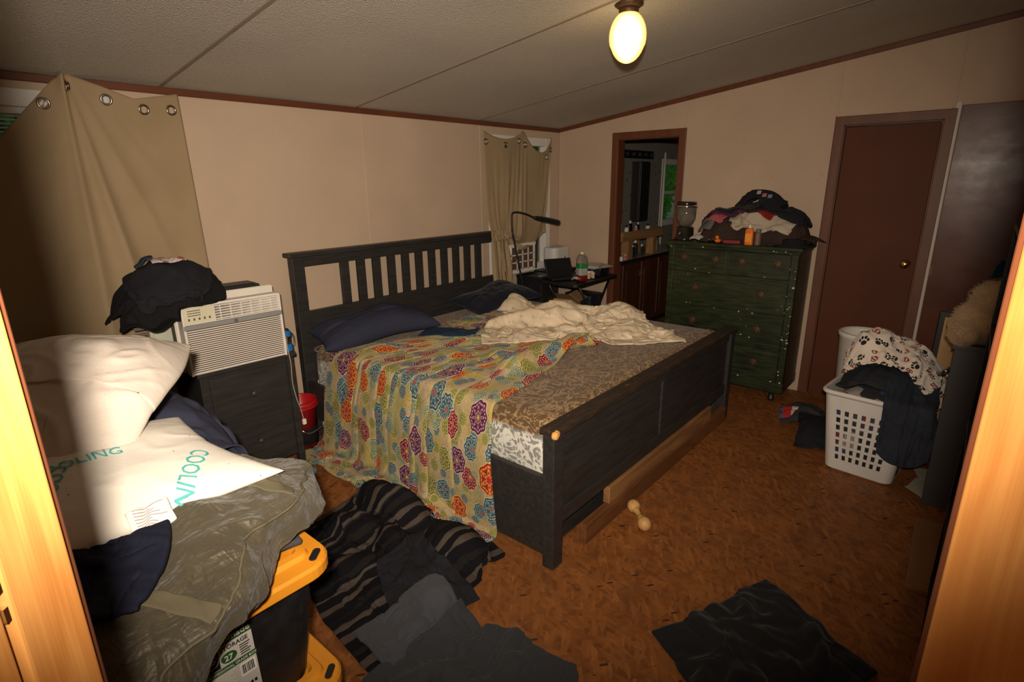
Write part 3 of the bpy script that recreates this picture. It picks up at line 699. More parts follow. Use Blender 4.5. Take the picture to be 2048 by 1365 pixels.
# pillows
M_NAVY = fabric('navy_cotton', (.034, .037, .066), wrinkle=.35); M_NAVYD = fabric('dark_navy_plush', (.008, .010, .022), sheen=.1)
def lump(v):
    v = v.copy(); v.z += .02*math.sin(7*v.x+1)+.012*math.sin(15*v.x)*(v.y > 0); v.y += .03*math.sin(4*v.x); return v
pl, _ = pillow('pillow', .86, .36, .19, M_NAVY, Matrix.Translation((-2.56, -.335, .745)) @ Matrix.Rotation(-.22, 4, 'Z') @ Matrix.Rotation(.14, 4, 'X'), 3, wr=.010, warp=lump, p=3.2)
tag(pl, 'long slate blue pillow leaning on the headboard above the paisley comforter', 'pillow')
pl, _ = pillow('pillow', .80, .38, .16, M_NAVYD, Matrix.Translation((-1.32, -.32, .735)) @ Matrix.Rotation(-.10, 4, 'Z') @ Matrix.Rotation(.12, 4, 'X'), 8, wr=.010, warp=lump, p=3.2)
tag(pl, 'dark navy pillow by the headboard beside the window curtain', 'pillow')
M_TEAL = fabric('denim_blue_jersey', (.028, .060, .115))
hm3 = HM(-3.4, -.5, -2.4, .1, 0); hm3.a = bedhm.a.copy()
tag(drape('blue_cloth', [(-2.36, -.58), (-2.18, -.84), (-2.04, -.74), (-2.16, -.44)], 1.25, M_TEAL, [], hm3, n=26, lift=.06, amp=.02, seed=4, steps=40), 'small blue cloth between the slate pillow and the comforter', 'cloth')
tag(drape('sheet', [(-2.05, -.72), (-1.55, -.62), (-1.50, -.40), (-1.95, -.45)], 1.3, M_PAIS, [], hm3, n=34, lift=.05, amp=.03, seed=9, steps=40, thick=.008), 'bunched paisley sheet corner behind the cream blanket', 'sheet')

# ------------------------------------------------------------------ boards and toy on the floor
M_PINE = wood('stained_fir', (.105, .036, .012), (.19, .075, .026), 'X', 9, .55); M_PINE2 = wood('pale_fir', (.17, .075, .026), (.33, .165, .062), 'X', 9, .55); M_END = plain('sawn_end_grain', (.55, .30, .13), .7, var=.2, vscale=40)
tag(MB().box((-2.775, FY-.012, 0), (-.95, FY+.028, .104)).build('lumber_board', M_PINE, bevel=.004), 'reddish fir board lying on the floor under the footboard', 'board')
tag(MB().box((-2.55, FY-.004, .1045), (-1.22, FY+.034, .198)).build('lumber_board', M_PINE2, bevel=.004), 'paler fir board stacked on the lower board under the footboard', 'board')
M_TOY = wood('turned_wood', (.48, .26, .08), (.62, .38, .14), 'Z', 20, .5)
toy = MB().lathe([(.001,0),(.020,.004),(.031,.018),(.034,.036),(.030,.054),(.018,.066),(.014,.072),(.020,.078),(.014,.084),(.0125,.12),(.013,.140),(.020,.146),(.014,.152),(.018,.158),(.030,.170),(.034,.188),(.031,.206),(.020,.220),(.001,.224)], n=20).build('wooden_spindle', M_TOY, smooth=True)
toy.rotation_euler = (0, PI/2, PI+math.atan2(-.16, -.148)+PI); toy.location = (-2.36, -2.185, .034)
tag(toy, 'short turned wooden spindle with a ball at each end on the bare floor', 'spindle')

# ------------------------------------------------------------------ curtains
def m_curtain():
    t = T('tan_curtain'); uv = t.coord('UV'); n = t.noise(uv, 3, 4); wv = t.noise(uv, 420, 2)
    c = t.mix(wv*.4, t.ramp(n, [(.3, (.46, .335, .20)), (.7, (.54, .41, .255))]), (.36, .26, .145))
    t.set(Base_Color=c, Roughness=.8, Specular_IOR_Level=.15); t.bump(wv, .15, .002)
    tr = t.node('BsdfTranslucent', {'Color': (.55, .48, .38)}); mx = t.node('MixShader', {0: .30}); out = t.t.nodes['Material Output']
    t.t.links.new(t.b.outputs[0], mx.inputs[1]); t.t.links.new(tr.outputs[0], mx.inputs[2]); t.t.links.new(mx.outputs[0], out.inputs[0]); return t.m
M_CURT = m_curtain()
M_RING = plain('pewter', (.32, .29, .25), .28, 1, var=.1)
def curtain(nm, lab, P, du, dv, pins, cols, grom, steps, W, Hh):
    P = simulate(P, du, dv, cols, pins=pins, steps=steps, iters=12, g=3.0, damp=.90, fric=.1, bend=.06, shear=.25)
    P = smooth_grid(P, 1); ny, nx = P.shape[:2]; keep = np.ones((ny-1, nx-1), bool); root = None; G = []
    for (i, j) in grom:
        c = P[j, i]; ctr = (P[:-1, :-1]+P[1:, 1:])/2; keep &= ~(np.linalg.norm(ctr-c, axis=-1) < .0165)
        nrm = np.cross(P[j, min(i+2, nx-1)]-P[j, max(i-2, 0)], P[min(j+2, ny-1), i]-P[max(j-2, 0), i]); G.append((c, nrm))
    o = grid_mesh(nm, P, M_CURT, (W, Hh), None, .003, 0, keep); tag(o, lab, 'curtain')
    for c, nrm in G: MB().torus(c, nrm, .0215, .0055, 20, 8).build('grommet', M_RING, o, smooth=True)
    return P
# big curtain by the entry: hung from nails at the trim
W, Hh = 1.72, 1.75; nx, ny = 92, 94; u = np.linspace(0, 1, nx); v_ = np.linspace(0, 1, ny)
top_x = np.interp(u, [0, .50, .56, 1], [-4.80, -3.955, -3.925, -3.455]); top_z = np.interp(u, [0, .12, .34, .50, .56, .80, 1], [2.0, 1.94, 1.86, 2.16, 2.172, 2.085, 2.13])
P = np.zeros((ny, nx, 3)); bx = np.interp(u, [0, .5, .56, 1], [-4.86, -4.02, -3.93, -3.435]); vv = v_[:, None]
P[..., 0] = top_x[None]*(1-vv**.8)+bx[None]*vv**.8; P[..., 2] = top_z[None]-vv*Hh*(1-.03*np.sin(PI*u))[None]
fan = np.arctan2(P[..., 0]+3.94, 2.25-P[..., 2]); near = np.clip((P[..., 0]+4.75)/.3, 0, 1)*np.clip((-3.56-P[..., 0])/.12, 0, 1)
amp_ = np.minimum(1, .25+1.6*vv)*(.25+.75*np.exp(-((fan-.12)/.26)**2)); rdg = np.abs(np.sin(fan*17+.6*np.sin(fan*9)+.5))
P[..., 1] = -.026-.045*amp_*near*(1-rdg)-.012*(1+np.sin(u*2*PI*2.3))[None]*np.minimum(1, .3+vv)-.05*np.exp(-((fan+.05)/.10)**2)*np.exp(-vv/.10)
swag = np.clip(np.sin(PI*np.clip((P[..., 0]+3.93)/.47, 0, 1)), 0, 1)*np.exp(-vv/.09); P[..., 1] -= .035*swag
pin = np.zeros((ny, nx), bool); pin[0, :] = True; pin[0:40, 90:92] = True
curtain('curtain', 'wide tan grommet curtain pinned over the window next to the entry', P, W/(nx-1), Hh/(ny-1), (pin, P[pin].copy()), [col_wall(-.022)], [(42, 3), (50, 3), (63, 3), (76, 3), (87, 4)], 0, W, Hh)
# curtain at the far window: pinned in three places, pulled over the headboard end
W, Hh = 1.08, 1.50; nx, ny = 80, 100; u = np.linspace(0, 1, nx); v_ = np.linspace(0, 1, ny)
top_x = np.interp(u, [0, .50, 1], [-1.135, -.60, -.165])
cat = lambda a, b_, z0, z1, sag: np.where((u >= a) & (u <= b_), z0+(z1-z0)*(u-a)/(b_-a)-sag*4*(u-a)*(b_-u)/(b_-a)**2, 0)
top_z = np.where(u < .5, cat(0, .5, 2.09, 2.12, .075), cat(.5, 1, 2.12, 2.085, .17))
top_y = -.03-.03*np.sin(PI*np.where(u < .5, u/.5, (u-.5)/.5))
mid_x = np.interp(u, [0, .42, 1], [-1.16, -.985, -.36]); mid_z = np.interp(u, [0, .42, .60, .8, 1], [1.272, 1.275, 1.10, 1.10, 1.42]); mid_y = np.interp(u, [0, .42, .60, 1], [-.136, -.136, -.175, -.06])
P = np.zeros((ny, nx, 3)); vm = .62; jm = int(vm*(ny-1))
for j, t_ in enumerate(v_):
    if j <= jm:
        k = j/jm; P[j, :, 0] = top_x*(1-k)+mid_x*k; P[j, :, 2] = top_z*(1-k)+mid_z*k; P[j, :, 1] = top_y*(1-k)+mid_y*k-.02*np.sin(PI*k)-.014*np.sin(PI*k)*np.sin((u*1.0-.35*k)*2*PI*3.2)
    else:
        k = (t_-vm)/(1-vm); P[j, :, 0] = mid_x+np.where(u < .45, .03*k, -.10*k); P[j, :, 2] = mid_z-k*.42*np.where(u < .45, 1, .3); P[j, :, 1] = mid_y-.012-.012*np.sin(u*2*PI*5)-np.where(u < .45, 0, .02*k)
pin = np.zeros((ny, nx), bool); pin[0, :] = True; pin[jm, 0:34:2] = True; pin[jm, 76:80] = True; pin[jm, 44:52:3] = True
P = simulate(P, W/(nx-1), Hh/(ny-1), [col_wall(-.02), col_box((BX0, -.125, .4), (BX1, -.035, 1.256), .008)], pins=(pin, P[pin].copy()), steps=45, iters=12, g=2.5, damp=.9, fric=.1, bend=.08, shear=.2)
P = smooth_grid(P, 2); keep = np.ones((ny-1, nx-1), bool); keep[jm+4:, 36:] = False; grom = []
for i, j in ((2, 4), (19, 3), (34, 3), (42, 4), (68, 4), (77, 4)):
    ctr = (P[:-1, :-1]+P[1:, 1:])/2; keep &= ~(np.linalg.norm(ctr-P[j, i], axis=-1) < .0165); grom.append((P[j, i], np.cross(P[j, i+1]-P[j, i-1], P[j+2, i]-P[j-2, i])))
co_ = tag(grid_mesh('curtain', P, M_CURT, (W, Hh), None, .003, 0, keep), 'tan grommet curtain pinned askew over the far window, its tail over the headboard', 'curtain')
for c, nrm in grom: MB().torus(c, nrm, .0215, .0055, 20, 8).build('grommet', M_RING, co_, smooth=True)

# ------------------------------------------------------------------ two-drawer chest by the bed
M_CHEST = M_BED
ch_ = thing('chest_of_drawers', 'black-brown two-drawer chest between the bed and the pile of pillows', 'chest', (-3.465, -.235, 0))
cx0, cx1, cy0, cy1, cz = -3.722, -3.208, -.415, -.045, .74
part(hb_((cx0-.012, cy0-.015, cz-.026), (cx1+.012, cy1, cz)), 'top', M_CHEST, ch_, bevel=.005)
part(hb_((cx0+.02, cy0+.012, .10), (cx1-.02, cy1, cz-.026)), 'body', M_CHEST, ch_)
for a in (cx0, cx1-.04):
    for c in (cy0, cy1-.04): part(hb_((a, c, 0), (a+.04, c+.04, cz-.026)), 'leg', M_CHEST, ch_, bevel=.003)
M_KNOB = plain('dark_knob', (.05, .046, .044), .3, var=.1)
for z0, z1 in ((.43, .69), (.135, .41)):
    d = part(hb_((cx0+.048, cy0+.004, z0), (cx1-.048, cy0+.02, z1)), 'drawer', M_CHEST, ch_, bevel=.004)
    k = MB().lathe([(.0,0),(.009,0),(.008,.012),(.016,.018),(.017,.024),(.010,.030),(.0,.031)], n=16).build('knob', M_KNOB, d, smooth=True)
    k.rotation_euler = (PI/2, 0, 0); k.location = Vector(((cx0+cx1)/2+.0, cy0+.004, (z0+z1)/2))-ch_.location
# ------------------------------------------------------------------ window air conditioner standing on the chest
M_AC = plain('ac_ivory_plastic', (.74, .69, .62), .42, var=.04); M_ACG = plain('ac_grey_band', (.25, .25, .245), .45, var=.05); M_ACD = plain('ac_dark_gaps', (.10, .062, .046), .7, var=.2); M_CREAMP = plain('ac_control_cream', (.66, .61, .44), .45, var=.05); M_GALV = plain('ac_metal_case', (.40, .38, .34), .4, .6, var=.1)
ac = thing('window_air_conditioner', 'ivory window air conditioner with louvred grille standing on the chest', 'air conditioner', (-3.515, -.46, .742), -.05)
aw, ah, ad = .248, .36, .40
A = lambda mb, nm, m, **k: mb.build(nm, m, ac, **k)
A(MB().box((-aw+.006, .05, 0), (aw-.006, ad, ah-.01)), 'case', M_GALV, bevel=.004)
A(MB().box((-aw, 0.012, 0), (aw, .055, ah)).box((-aw, .0, 0), (-aw+.012, .02, ah)).box((aw-.012, .0, 0), (aw, .02, ah)).box((-aw, 0, ah-.014), (aw, .02, ah)), 'front_frame', M_AC, bevel=.003)
A(MB().box((-aw+.012, .011, .012), (aw-.012, .013, .236)), 'grille_back', M_ACD)
for i in range(21): A(MB().cbox((0, .004, .011+i*.0109), (aw*2-.024, .013, .0050), rx=-.35), 'louver', M_AC)
for x in (-.095, .0, .10):
    for i in range(0, 20, 1): pass
A(MB().box((-aw+.002, -.004, .238), (aw-.002, .014, .262)), 'band', M_ACG, bevel=.002)
bd = MB().lathe([(.0,0),(.010,0),(.010,.003),(.0,.003)], n=18).build('badge', plain('badge_grey', (.12,.12,.12), .4), ac); bd.rotation_euler = (PI/2, 0, 0); bd.location = (.0, -.004, .25)
A(MB().box((-aw+.012, .010, .266), (-aw+.155, .014, ah-.014)), 'control_panel', M_CREAMP, bevel=.001)
M_INK = plain('printed_grey', (.10, .09, .07), .6)
for i in range(5): A(MB().box((-aw+.03+i*.024, .0085, .282), (-aw+.038+i*.024, .0105, .294)), 'button', M_INK)
for i in range(3): A(MB().box((-aw+.03, .0092, .305+i*.012), (-aw+.09, .0102, .309+i*.012)), 'print_line', M_INK)
A(MB().box((-aw+.158, .012, .266), (aw-.014, .015, ah-.016)), 'vent_back', M_ACD)
for i in range(6): A(MB().cbox(((-aw+.158+aw-.014)/2, .008, .273+i*.0132), (aw*2-.172, .012, .0052), rx=-.3), 'vent_slat', M_AC)
for i in range(6): A(MB().box((-aw+.18+i*.052, .002, .268), (-aw+.184+i*.052, .014, ah-.016)), 'vent_post', M_AC)
for y in (.10, .125): A(MB().box((-aw-.004, y, .0), (aw+.006, y+.006, ah+.028)), 'mounting_rail', M_AC, bevel=.002)
A(MB().box((-aw-.105, .17, 0), (-aw-.008, .182, ah+.03)).box((-aw-.105, .15, ah-.0), (-aw-.09, .19, ah+.04)).box((-aw-.11, .15, 0), (-aw-.095, .20, ah+.03)), 'side_curtain_frame', plain('greenish_ivory', (.50, .52, .40), .5), bevel=.002)
for i in range(11): A(MB().box((-aw-.165, .185, .03+i*.03), (-aw-.10, .19, .046+i*.03)), 'accordion_fold', plain('brown_fold', (.12, .085, .06), .6))
cord = [(aw-.005, .01, .20), (aw+.004, -.004, .02), (aw+.006, -.012, -.06), (aw+.002, -.01, -.16), (aw+.012, -.012, -.26), (aw+.03, -.012, -.34), (aw+.04, -.014, -.42)]
def smooth_path(p, n=8):
    p = [Vector(q) for q in p]; out = []
    for i in range(len(p)-1):
        a, b_, c, d = p[max(i-1, 0)], p[i], p[i+1], p[min(i+2, len(p)-1)]
        for k in range(n):
            t_ = k/n; out.append(.5*((2*b_)+(c-a)*t_+(2*a-5*b_+4*c-d)*t_*t_+(3*b_-a-3*c+d)*t_**3))
    return out+[p[-1]]
pc = A(MB().tube(smooth_path(cord), .0026, 6), 'power_cord', plain('tan_cord', (.42, .36, .28), .5), smooth=True)
MB().cbox(cord[-1], (.022, .018, .034)).build('plug', M_AC, pc, bevel=.004)
# black clothes heaped on the air conditioner
M_BLK = fabric('black_jersey', (.010, .010, .012)); M_BLK2 = fabric('washed_black_cotton', (.016, .017, .022))
achm = HM(-4.3, -2.9, -.9, .0, .0).boxh(-3.76, -3.27, -.45, -.06, 1.105)
achm.bump(-3.72, -.28, .23, .22, .24, 1.03).bump(-3.86, -.24, .16, .18, .20, 1.01).bump(-3.60, -.27, .14, .17, .15, 1.08).blur(2)
achm.bump(-3.93, -.30, .12, .16, .16, .94).blur(1)
k1 = mound('black_shirt', [(-4.01, -.48), (-3.52, -.50), (-3.52, -.07), (-4.01, -.07)], achm, M_BLK, 21, lay=achm)
P_ = np.array([v.co[:] for v in k1.data.vertices]); P_[:, 2] = np.maximum(P_[:, 2], np.where(P_[:, 0] < -3.78, 1.035-.02*np.sin(P_[:, 0]*40), 1.1)); k1.data.vertices.foreach_set('co', P_.ravel())
tag(k1, 'black shirt heaped over the top of the air conditioner', 'shirt')
k2 = drape('black_hoodie', [(-3.95, -.46), (-3.62, -.54), (-3.55, -.24), (-3.90, -.14)], 1.35, M_BLK2, [col_wall(-.06)], achm, n=40, lift=.05, amp=.05, seed=25, steps=30, thick=.010, lay=achm, waves=3)
tag(k2, 'faded black hoodie on top of the black shirt on the air conditioner', 'hoodie')
k3 = drape('printed_cloth', [(-3.80, -.34), (-3.68, -.36), (-3.66, -.24), (-3.78, -.22)], 1.25, None or (lambda: (lambda t: (t.set(Base_Color=t.ramp(t.noise(t.coord('UV'), 26, 2), [(.38, (.55,.50,.48)), (.48, (.62,.56,.52)), (.52, (.45,.08,.07)), (.60, (.12,.14,.25))], 'CONSTANT'), Roughness=.9), t.m)[1])(T('pink_white_print')))(), [], achm, n=20, lift=.03, amp=.02, seed=27, steps=25, lay=achm)
tag(k3, 'small pink and white printed cloth tucked into the black heap', 'cloth')
k4 = drape('blue_cloth', [(-3.86, -.26), (-3.79, -.30), (-3.77, -.20), (-3.85, -.17)], 1.2, M_TEAL, [], achm, n=18, lift=.03, amp=.02, seed=29, steps=25)
tag(k4, 'small blue cloth showing at the top of the black heap', 'cloth')
tag(MB().cbox((-3.415, -.25, 1.127), (.23, .14, .030), rz=-.06).cbox((-3.415, -.25, 1.144), (.20, .11, .006), rz=-.06).build('black_tray', M_BLACK, bevel=.005), 'flat black tray lying on the air conditioner', 'tray')
M_BROWNP = plain('brown_paper', (.16, .11, .07), .8, var=.2, bump=.4)
tag(MB().add([(-3.52,-.17,1.105),(-3.45,-.19,1.105),(-3.46,-.15,1.105),(-3.51,-.14,1.105),(-3.515,-.165,1.20),(-3.485,-.175,1.205),(-3.49,-.155,1.21),(-3.512,-.15,1.205)], [(0,3,2,1),(4,5,6,7),(0,1,5,4),(1,2,6,5),(2,3,7,6),(3,0,4,7)]).build('brown_paper_wad', M_BROWNP, bevel=.004), 'brown crumpled paper standing behind the black tray', 'paper')
tag(pillow('blue_pouch', .09, .07, .05, plain('bright_blue', (.02, .10, .42), .5), Matrix.Translation((-3.555, -.35, 1.135)), 2, 14)[0], 'small bright blue pouch beside the black clothes', 'pouch')
# blue camping lantern
M_BLUE = plain('lantern_blue', (.015, .14, .42), .35, coat=.3)
ln = thing('camping_lantern', 'small blue camping lantern with a wire handle on the chest edge', 'lantern', (-3.226, -.392, .741))
MB().lathe([(.030,0),(.033,.004),(.033,.040),(.028,.046),(.0,.046)], n=20).build('base', M_BLUE, ln, smooth=False, bevel=.002)
MB().lathe([(.025,.046),(.0255,.088),(.0,.088)], n=20).build('globe', M_GLASS, ln, smooth=True)
MB().lathe([(.008,.047),(.010,.085),(.0,.086)], n=10).build('lamp_tube', M_CHROME, ln)
MB().lathe([(.029,.088),(.031,.094),(.031,.112),(.024,.122),(.0,.124)], n=20).build('cap', M_BLUE, ln)
MB().lathe([(.024,.121),(.018,.132),(.0,.134)], n=20).build('top_ring', M_BLACK, ln)
for k in range(3): MB().tube([(.030*math.cos(k*2.1+.4), .030*math.sin(k*2.1+.4), .044), (.031*math.cos(k*2.1+.4), .031*math.sin(k*2.1+.4), .092)], .002, 6).build('guard_wire', M_CHROME, ln)
MB().tube(smooth_path([(.033, 0, .105), (.046, 0, .085), (.046, .0, .04), (.040, 0, .03)]), .0022, 6).build('handle', M_RING, ln, smooth=True)
# red bucket behind the chest
M_RED = plain('red_plastic', (.42, .010, .012), .35, coat=.2)
bk = thing('bucket', 'red plastic bucket between the chest and the headboard', 'bucket', (-3.085, -.175, 0))
MB().lathe([(.0,.006),(.084,.004),(.088,.0),(.103,.30),(.110,.302),(.112,.325),(.104,.340),(.100,.330),(.086,.02),(.0,.02)], n=28).build('pail', M_RED, bk, smooth=True)
MB().torus((0,0,.30), (0,0,1), .111, .006).build('rim', M_RED, bk, smooth=True)
MB().tube(smooth_path([(.108, 0, .30), (.118, -.06, .25), (.112, -.115, .18), (.05, -.135, .16), (-.05, -.135, .16), (-.108, -.03, .27), (-.108, 0, .30)]), .003, 6).build('handle', M_CHROME, bk, smooth=True)
MB().lathe([(.0,.02),(.093,.05),(.097,.16),(.06,.20),(.0,.19)], n=18).build('dark_contents', M_BLK, bk, smooth=True)
# leaflet by the chest foot
M_LEAF = plain('glossy_blue_leaflet', (.10, .22, .32), .4, var=.5, vscale=30)
tag(MB().cbox((-3.30, -.56, .03), (.13, .09, .05), rz=.4).build('snack_packet', M_LEAF, bevel=.02), 'small blue and white packet on the floor at the foot of the chest', 'packet')

# ------------------------------------------------------------------ stacked storage totes
M_TOTE = plain('black_tote_plastic', (.010, .010, .011), .5, var=.5, vscale=30); M_LID = plain('amber_lid_plastic', (.70, .27, .018), .42, var=.06, bump=.1)
M_LABW = plain('label_paper', (.48, .45, .41), .5, var=.05); M_LABG = plain('label_green', (.015, .07, .02), .5); M_LABK = plain('label_black', (.008, .009, .012), .5); M_LABT = plain('label_pale_print', (.55, .58, .45), .5); M_LABGT = plain('label_green_print', (.20, .42, .10), .5)
def tote(label, z, withlabel):
    t = thing('storage_tote', label, 'storage tote', (-4.465, -1.975, z), 0, 'stacked black and amber storage totes')
    hx, hy = .385, .26
    B_ = lambda mb, nm, m, **k: mb.build(nm, m, t, **k)
    B_(MB().loft([[(x, y, zz) for x, y in rrect(hx-i, hy-i, .06, 5)] for i, zz in ((.075,0),(.07,.006),(.038,.33),(.03,.335),(.03,.355))]), 'tub', M_TOTE)
    # lid: stepped tray with rounded corners and hand slots at the corners
    out = rrect(hx, hy, .075, 7)
    B_(MB().loft([[(x, y, zz) for x, y in rrect(hx-i, hy-i, max(.02, .075-i), 7)] for i, zz in ((.004,.335),(.0,.34),(.0,.366),(.006,.374),(.045,.377),(.052,.388),(.070,.390),(.078,.376),(.3,.374))]), 'lid', M_LID, bevel=.0015)
    for sx in (1, -1):
        for sy in (1, -1):
            dg_, tn = Vector((sx, sy*1.15)).normalized(), Vector((-sy*1.15, sx)).normalized(); c0 = Vector((sx*(hx-.042), sy*(hy-.042)))
            B_(MB().loft([[(*(c0+tn*x+dg_*y), zz) for x, y in rrect(.024, .0095, .009, 4)] for zz in (.370, .3785)]), 'hand_slot', M_BLACK)
    if withlabel:
        fy = -hy+.0395; lx0, lx1, lz0, lz1 = .048, .152, .085, .312
        def q(x0, x1, z0, z1, m, nm, k=.0008): B_(MB().add([(x0, fy-k-.115*(.33-z0)*.9+.002, z0), (x1, fy-k-.115*(.33-z0)*.9+.002, z0), (x1, fy-k-.115*(.33-z1)*.9+.002, z1), (x0, fy-k-.115*(.33-z1)*.9+.002, z1)], [(0,1,2,3)]), nm, m)
        tilt = math.atan(.032/.324)
        Ml = Matrix.Translation((lx0, -hy+.0385, lz1)) @ Matrix.Rotation(PI/2+tilt*-1.0, 4, 'X')
        lab = B_(MB().box((0, -.232, 0), (.112, 0, .0012), M=Ml), 'label', M_LABW)
        def strip(y0, y1, m, x0=0, x1=.112, nm='print_block', k=.0004):
            MB().box((x0, y0, .0012), (x1, y1, .0012+k), M=Ml).build(nm, m, lab)
        def txt(s_, size, x, y, m, bold=0): text_mesh(s_, size, 'lettering', m, lab, Ml @ Matrix.Translation((x, y, .0019)), bold=bold, extr=.0002)
        strip(-.030, -.003, M_LABG); txt('Greenmade', .0225, .002, -.0245, M_LABT, .0004)
        strip(-.082, -.033, M_LABK, 0, .034); txt('NSF', .013, .0055, -.063, M_LABT, .0004)
        MB().torus(Ml @ Vector((.0175, -.0585, .0016)), Ml.to_3x3() @ Vector((0,0,1)), .0145, .0008, 24, 6).build('print_ring', M_LABT, lab)
        txt('STORAGE', .0145, .038, -.046, M_LABK, .0003)
        o = MB().lathe([(.0,.0012),(.0155,.0012),(.0155,.0017),(.0,.0017)], n=24).build('print_disc', M_LABG, lab); o.matrix_local = Ml @ Matrix.Translation((.055, -.066, 0)) @ Matrix.Diagonal((1.15, .85, 1, 1))
        txt('27', .019, .0445, -.073, M_LABT, .0004)
        for i in range(5): strip(-.055-i*.006, -.0525-i*.006, M_LABK, .080, .104-.003*(i % 3))
        strip(-.097, -.084, M_LABG); txt('PROFESSIONAL GRADE BOX', .0088, .002, -.0935, M_LABT, .0001)
        strip(-.135, -.102, M_WHITE, .072, .108)
        r_ = random.Random(3); x = .075
        while x < .104: w_ = r_.choice((.0008, .0016, .0024)); strip(-.130, -.106, M_LABK, x, x+w_, k=.0007); x += w_+.0014
        for i in range(9): strip(-.104-i*.0062, -.1022-i*.0062, M_LABT, .004, .062-(i*7 % 5)*.003)
        for i in range(8): strip(-.166, -.158, M_LABK, .034+i*.009, .040+i*.009)
        for i in range(3): strip(-.176-i*.005, -.174-i*.005, M_LABK, .02, .10-.01*i)
        strip(-.197, -.193, M_LABG)
        for i in range(4): MB().add([Ml @ Vector((.055+i*.012, -.196, .0016)), Ml @ Vector((.067+i*.012, -.196, .0016)), Ml @ Vector((.061+i*.012, -.188, .0016))], [(0,1,2)]).build('print_mark', M_LABK, lab)
        for i in range(5): strip(-.206-i*.0055, -.205-i*.0055, M_LABK, .02, .108, k=.0003)
    return t
tote('black storage tote with amber lid at the bottom of the stack, on the floor', .0, False)
tote('black storage tote with amber lid and a printed label, on top of another tote', .379, True)
# trunk that carries the back of the heap
tr = thing('wooden_chest', 'dark wooden chest under the pillows and navy sheet', 'chest', (-4.47, -1.25, 0))
MB().box((-.36, -.40, 0), (.36, .40, .70)).build('body', M_BED, tr, bevel=.01); MB().box((-.37, -.41, .70), (.37, .41, .78)).build('lid', M_BED, tr, bevel=.01)

# ------------------------------------------------------------------ heap: bag, pillows, sheet, trousers
pile = HM(-5.0, -3.5, -2.8, -.6, 0).boxh(-4.85, -4.08, -2.24, -1.715, .757).boxh(-4.84, -4.10, -1.66, -.84, .78)
# folded grey garment on the lid, under the bag
M_GREYF = fabric('charcoal_fleece', (.060, .060, .065)); 
gf = drape('folded_fleece', [(-4.42, -2.20), (-4.155, -2.10), (-4.13, -1.80), (-4.40, -1.80)], 1.06, M_GREYF, [], HM(-5, -3.5, -2.8, -.6, .757).bump(-4.28, -2.0, .20, .22, .035, .757), n=34, lift=.02, amp=.01, seed=5, steps=25, thick=.02)
tag(gf, 'charcoal fleece garment squeezed between the olive bag and the amber lid', 'garment')
# olive duffel bag
def m_olive():
    t = T('olive_nylon'); co = t.coord(); n = t.noise(t.coord(scale=(1.2, 5, 5)), 5, 5, 1.2); n3 = t.noise(co, 3, 4)
    t.set(Base_Color=t.ramp(n3, [(.3, (.042, .034, .020)), (.7, (.082, .070, .043))]), Roughness=t.noise(co, 8, 3)*.2+.42, Specular_IOR_Level=.4, Sheen_Weight=.15)
    cr = (t.noise(t.coord2(-.66, (1, 2.6, 1.5)), 5, 2, 1.2)-.5).f('ABSOLUTE')*-1; cr2 = (t.noise(t.coord2(-.2, (2.5, 1, 1.5)), 9, 2, 1.2)-.5).f('ABSOLUTE')*-1; t.bump(cr+cr2*.5+n*.5+t.noise(co, 45, 3)*.12, .75, .024); return t.m
M_OLIVE = m_olive(); M_OLIVE2 = fabric('olive_webbing', (.12, .104, .064), wrinkle=.1)
BAGM = Matrix.Translation((-4.43, -2.10, .782)) @ Matrix.Rotation(math.radians(38), 4, 'Z')
def bag_pt(a, b):
    """a around the cross-section 0..1, b along the length -1..1 -> local point"""
    L, Wd, Hh_ = .44, .245, .175
    e = max(0, 1-abs(b)**5)**.35; th = 2*PI*a
    c, s_ = math.cos(th), math.sin(th); ex = .55
    y = Wd*math.copysign(abs(c)**ex, c)*(.35+.65*e); z = Hh_*.5*math.copysign(abs(s_)**ex, s_)*(.25+.75*e)+Hh_*.5
    top = max(0, s_)
    z += top*(.022*math.sin(b*5+1.0+2*y)+.012*math.sin(11*b-9*y+.5)+.012*math.sin(19*y+6*b))*e
    y += .018*math.sin(9*b+3*s_)*e
    z -= .16*max(0, -b-.35)*(1-.2*top)          # near end sags over the tote edge
    z -= .02*max(0, b-.5)
    return Vector((L*b, y, z))
def bag_crease(p):
    a = noise.noise(Vector((p.x*5+6*p.y, p.y*13-p.x*8, p.z*7))); b_ = noise.noise(Vector((p.x*14-9*p.y+5, p.y*24+p.x*12, p.z*16)))
    return noise.fractal(Vector((p.x*4, p.y*7, p.z*7)), 1, 2, 3)*.012+max(0, 1-abs(a)*3.2)*.013+max(0, 1-abs(b_)*3)*.007-.008
nA, nB = 110, 96
bm_ = MB(); rings = []
for j in range(nB+1):
    b_ = -1+2*j/nB; b_ = math.copysign(abs(b_)**.9, b_); ring = []
    for i in range(nA):
        p = bag_pt(i/nA, b_); f = bag_crease(p)
        d = Vector((0, p.y, p.z-.08)); d.normalize() if d.length > 0 else None
        ring.append(BAGM @ (p+d*f))
    rings.append(ring)
bm_.loft(rings)
bag = bm_.build('duffel_bag', M_OLIVE, smooth=True, sub=1); tag(bag, 'wrinkled olive green duffel bag slung across the storage totes', 'bag')
pile.lay(np.array([tuple(v) for v in bm_.v if v[2] > .7]), 3)
def bag_surf(a, b, k=.012):
    p = bag_pt(a, b); q_ = bag_pt(a+.01, b); r_ = bag_pt(a, b+.01); n = (q_-p).cross(r_-p); n.normalize()
    if n.z < 0 and a < .5: n = -n
    f = bag_crease(p)
    d = Vector((0, p.y, p.z-.08)); d.normalize(); return BAGM @ (p+d*(f+k))
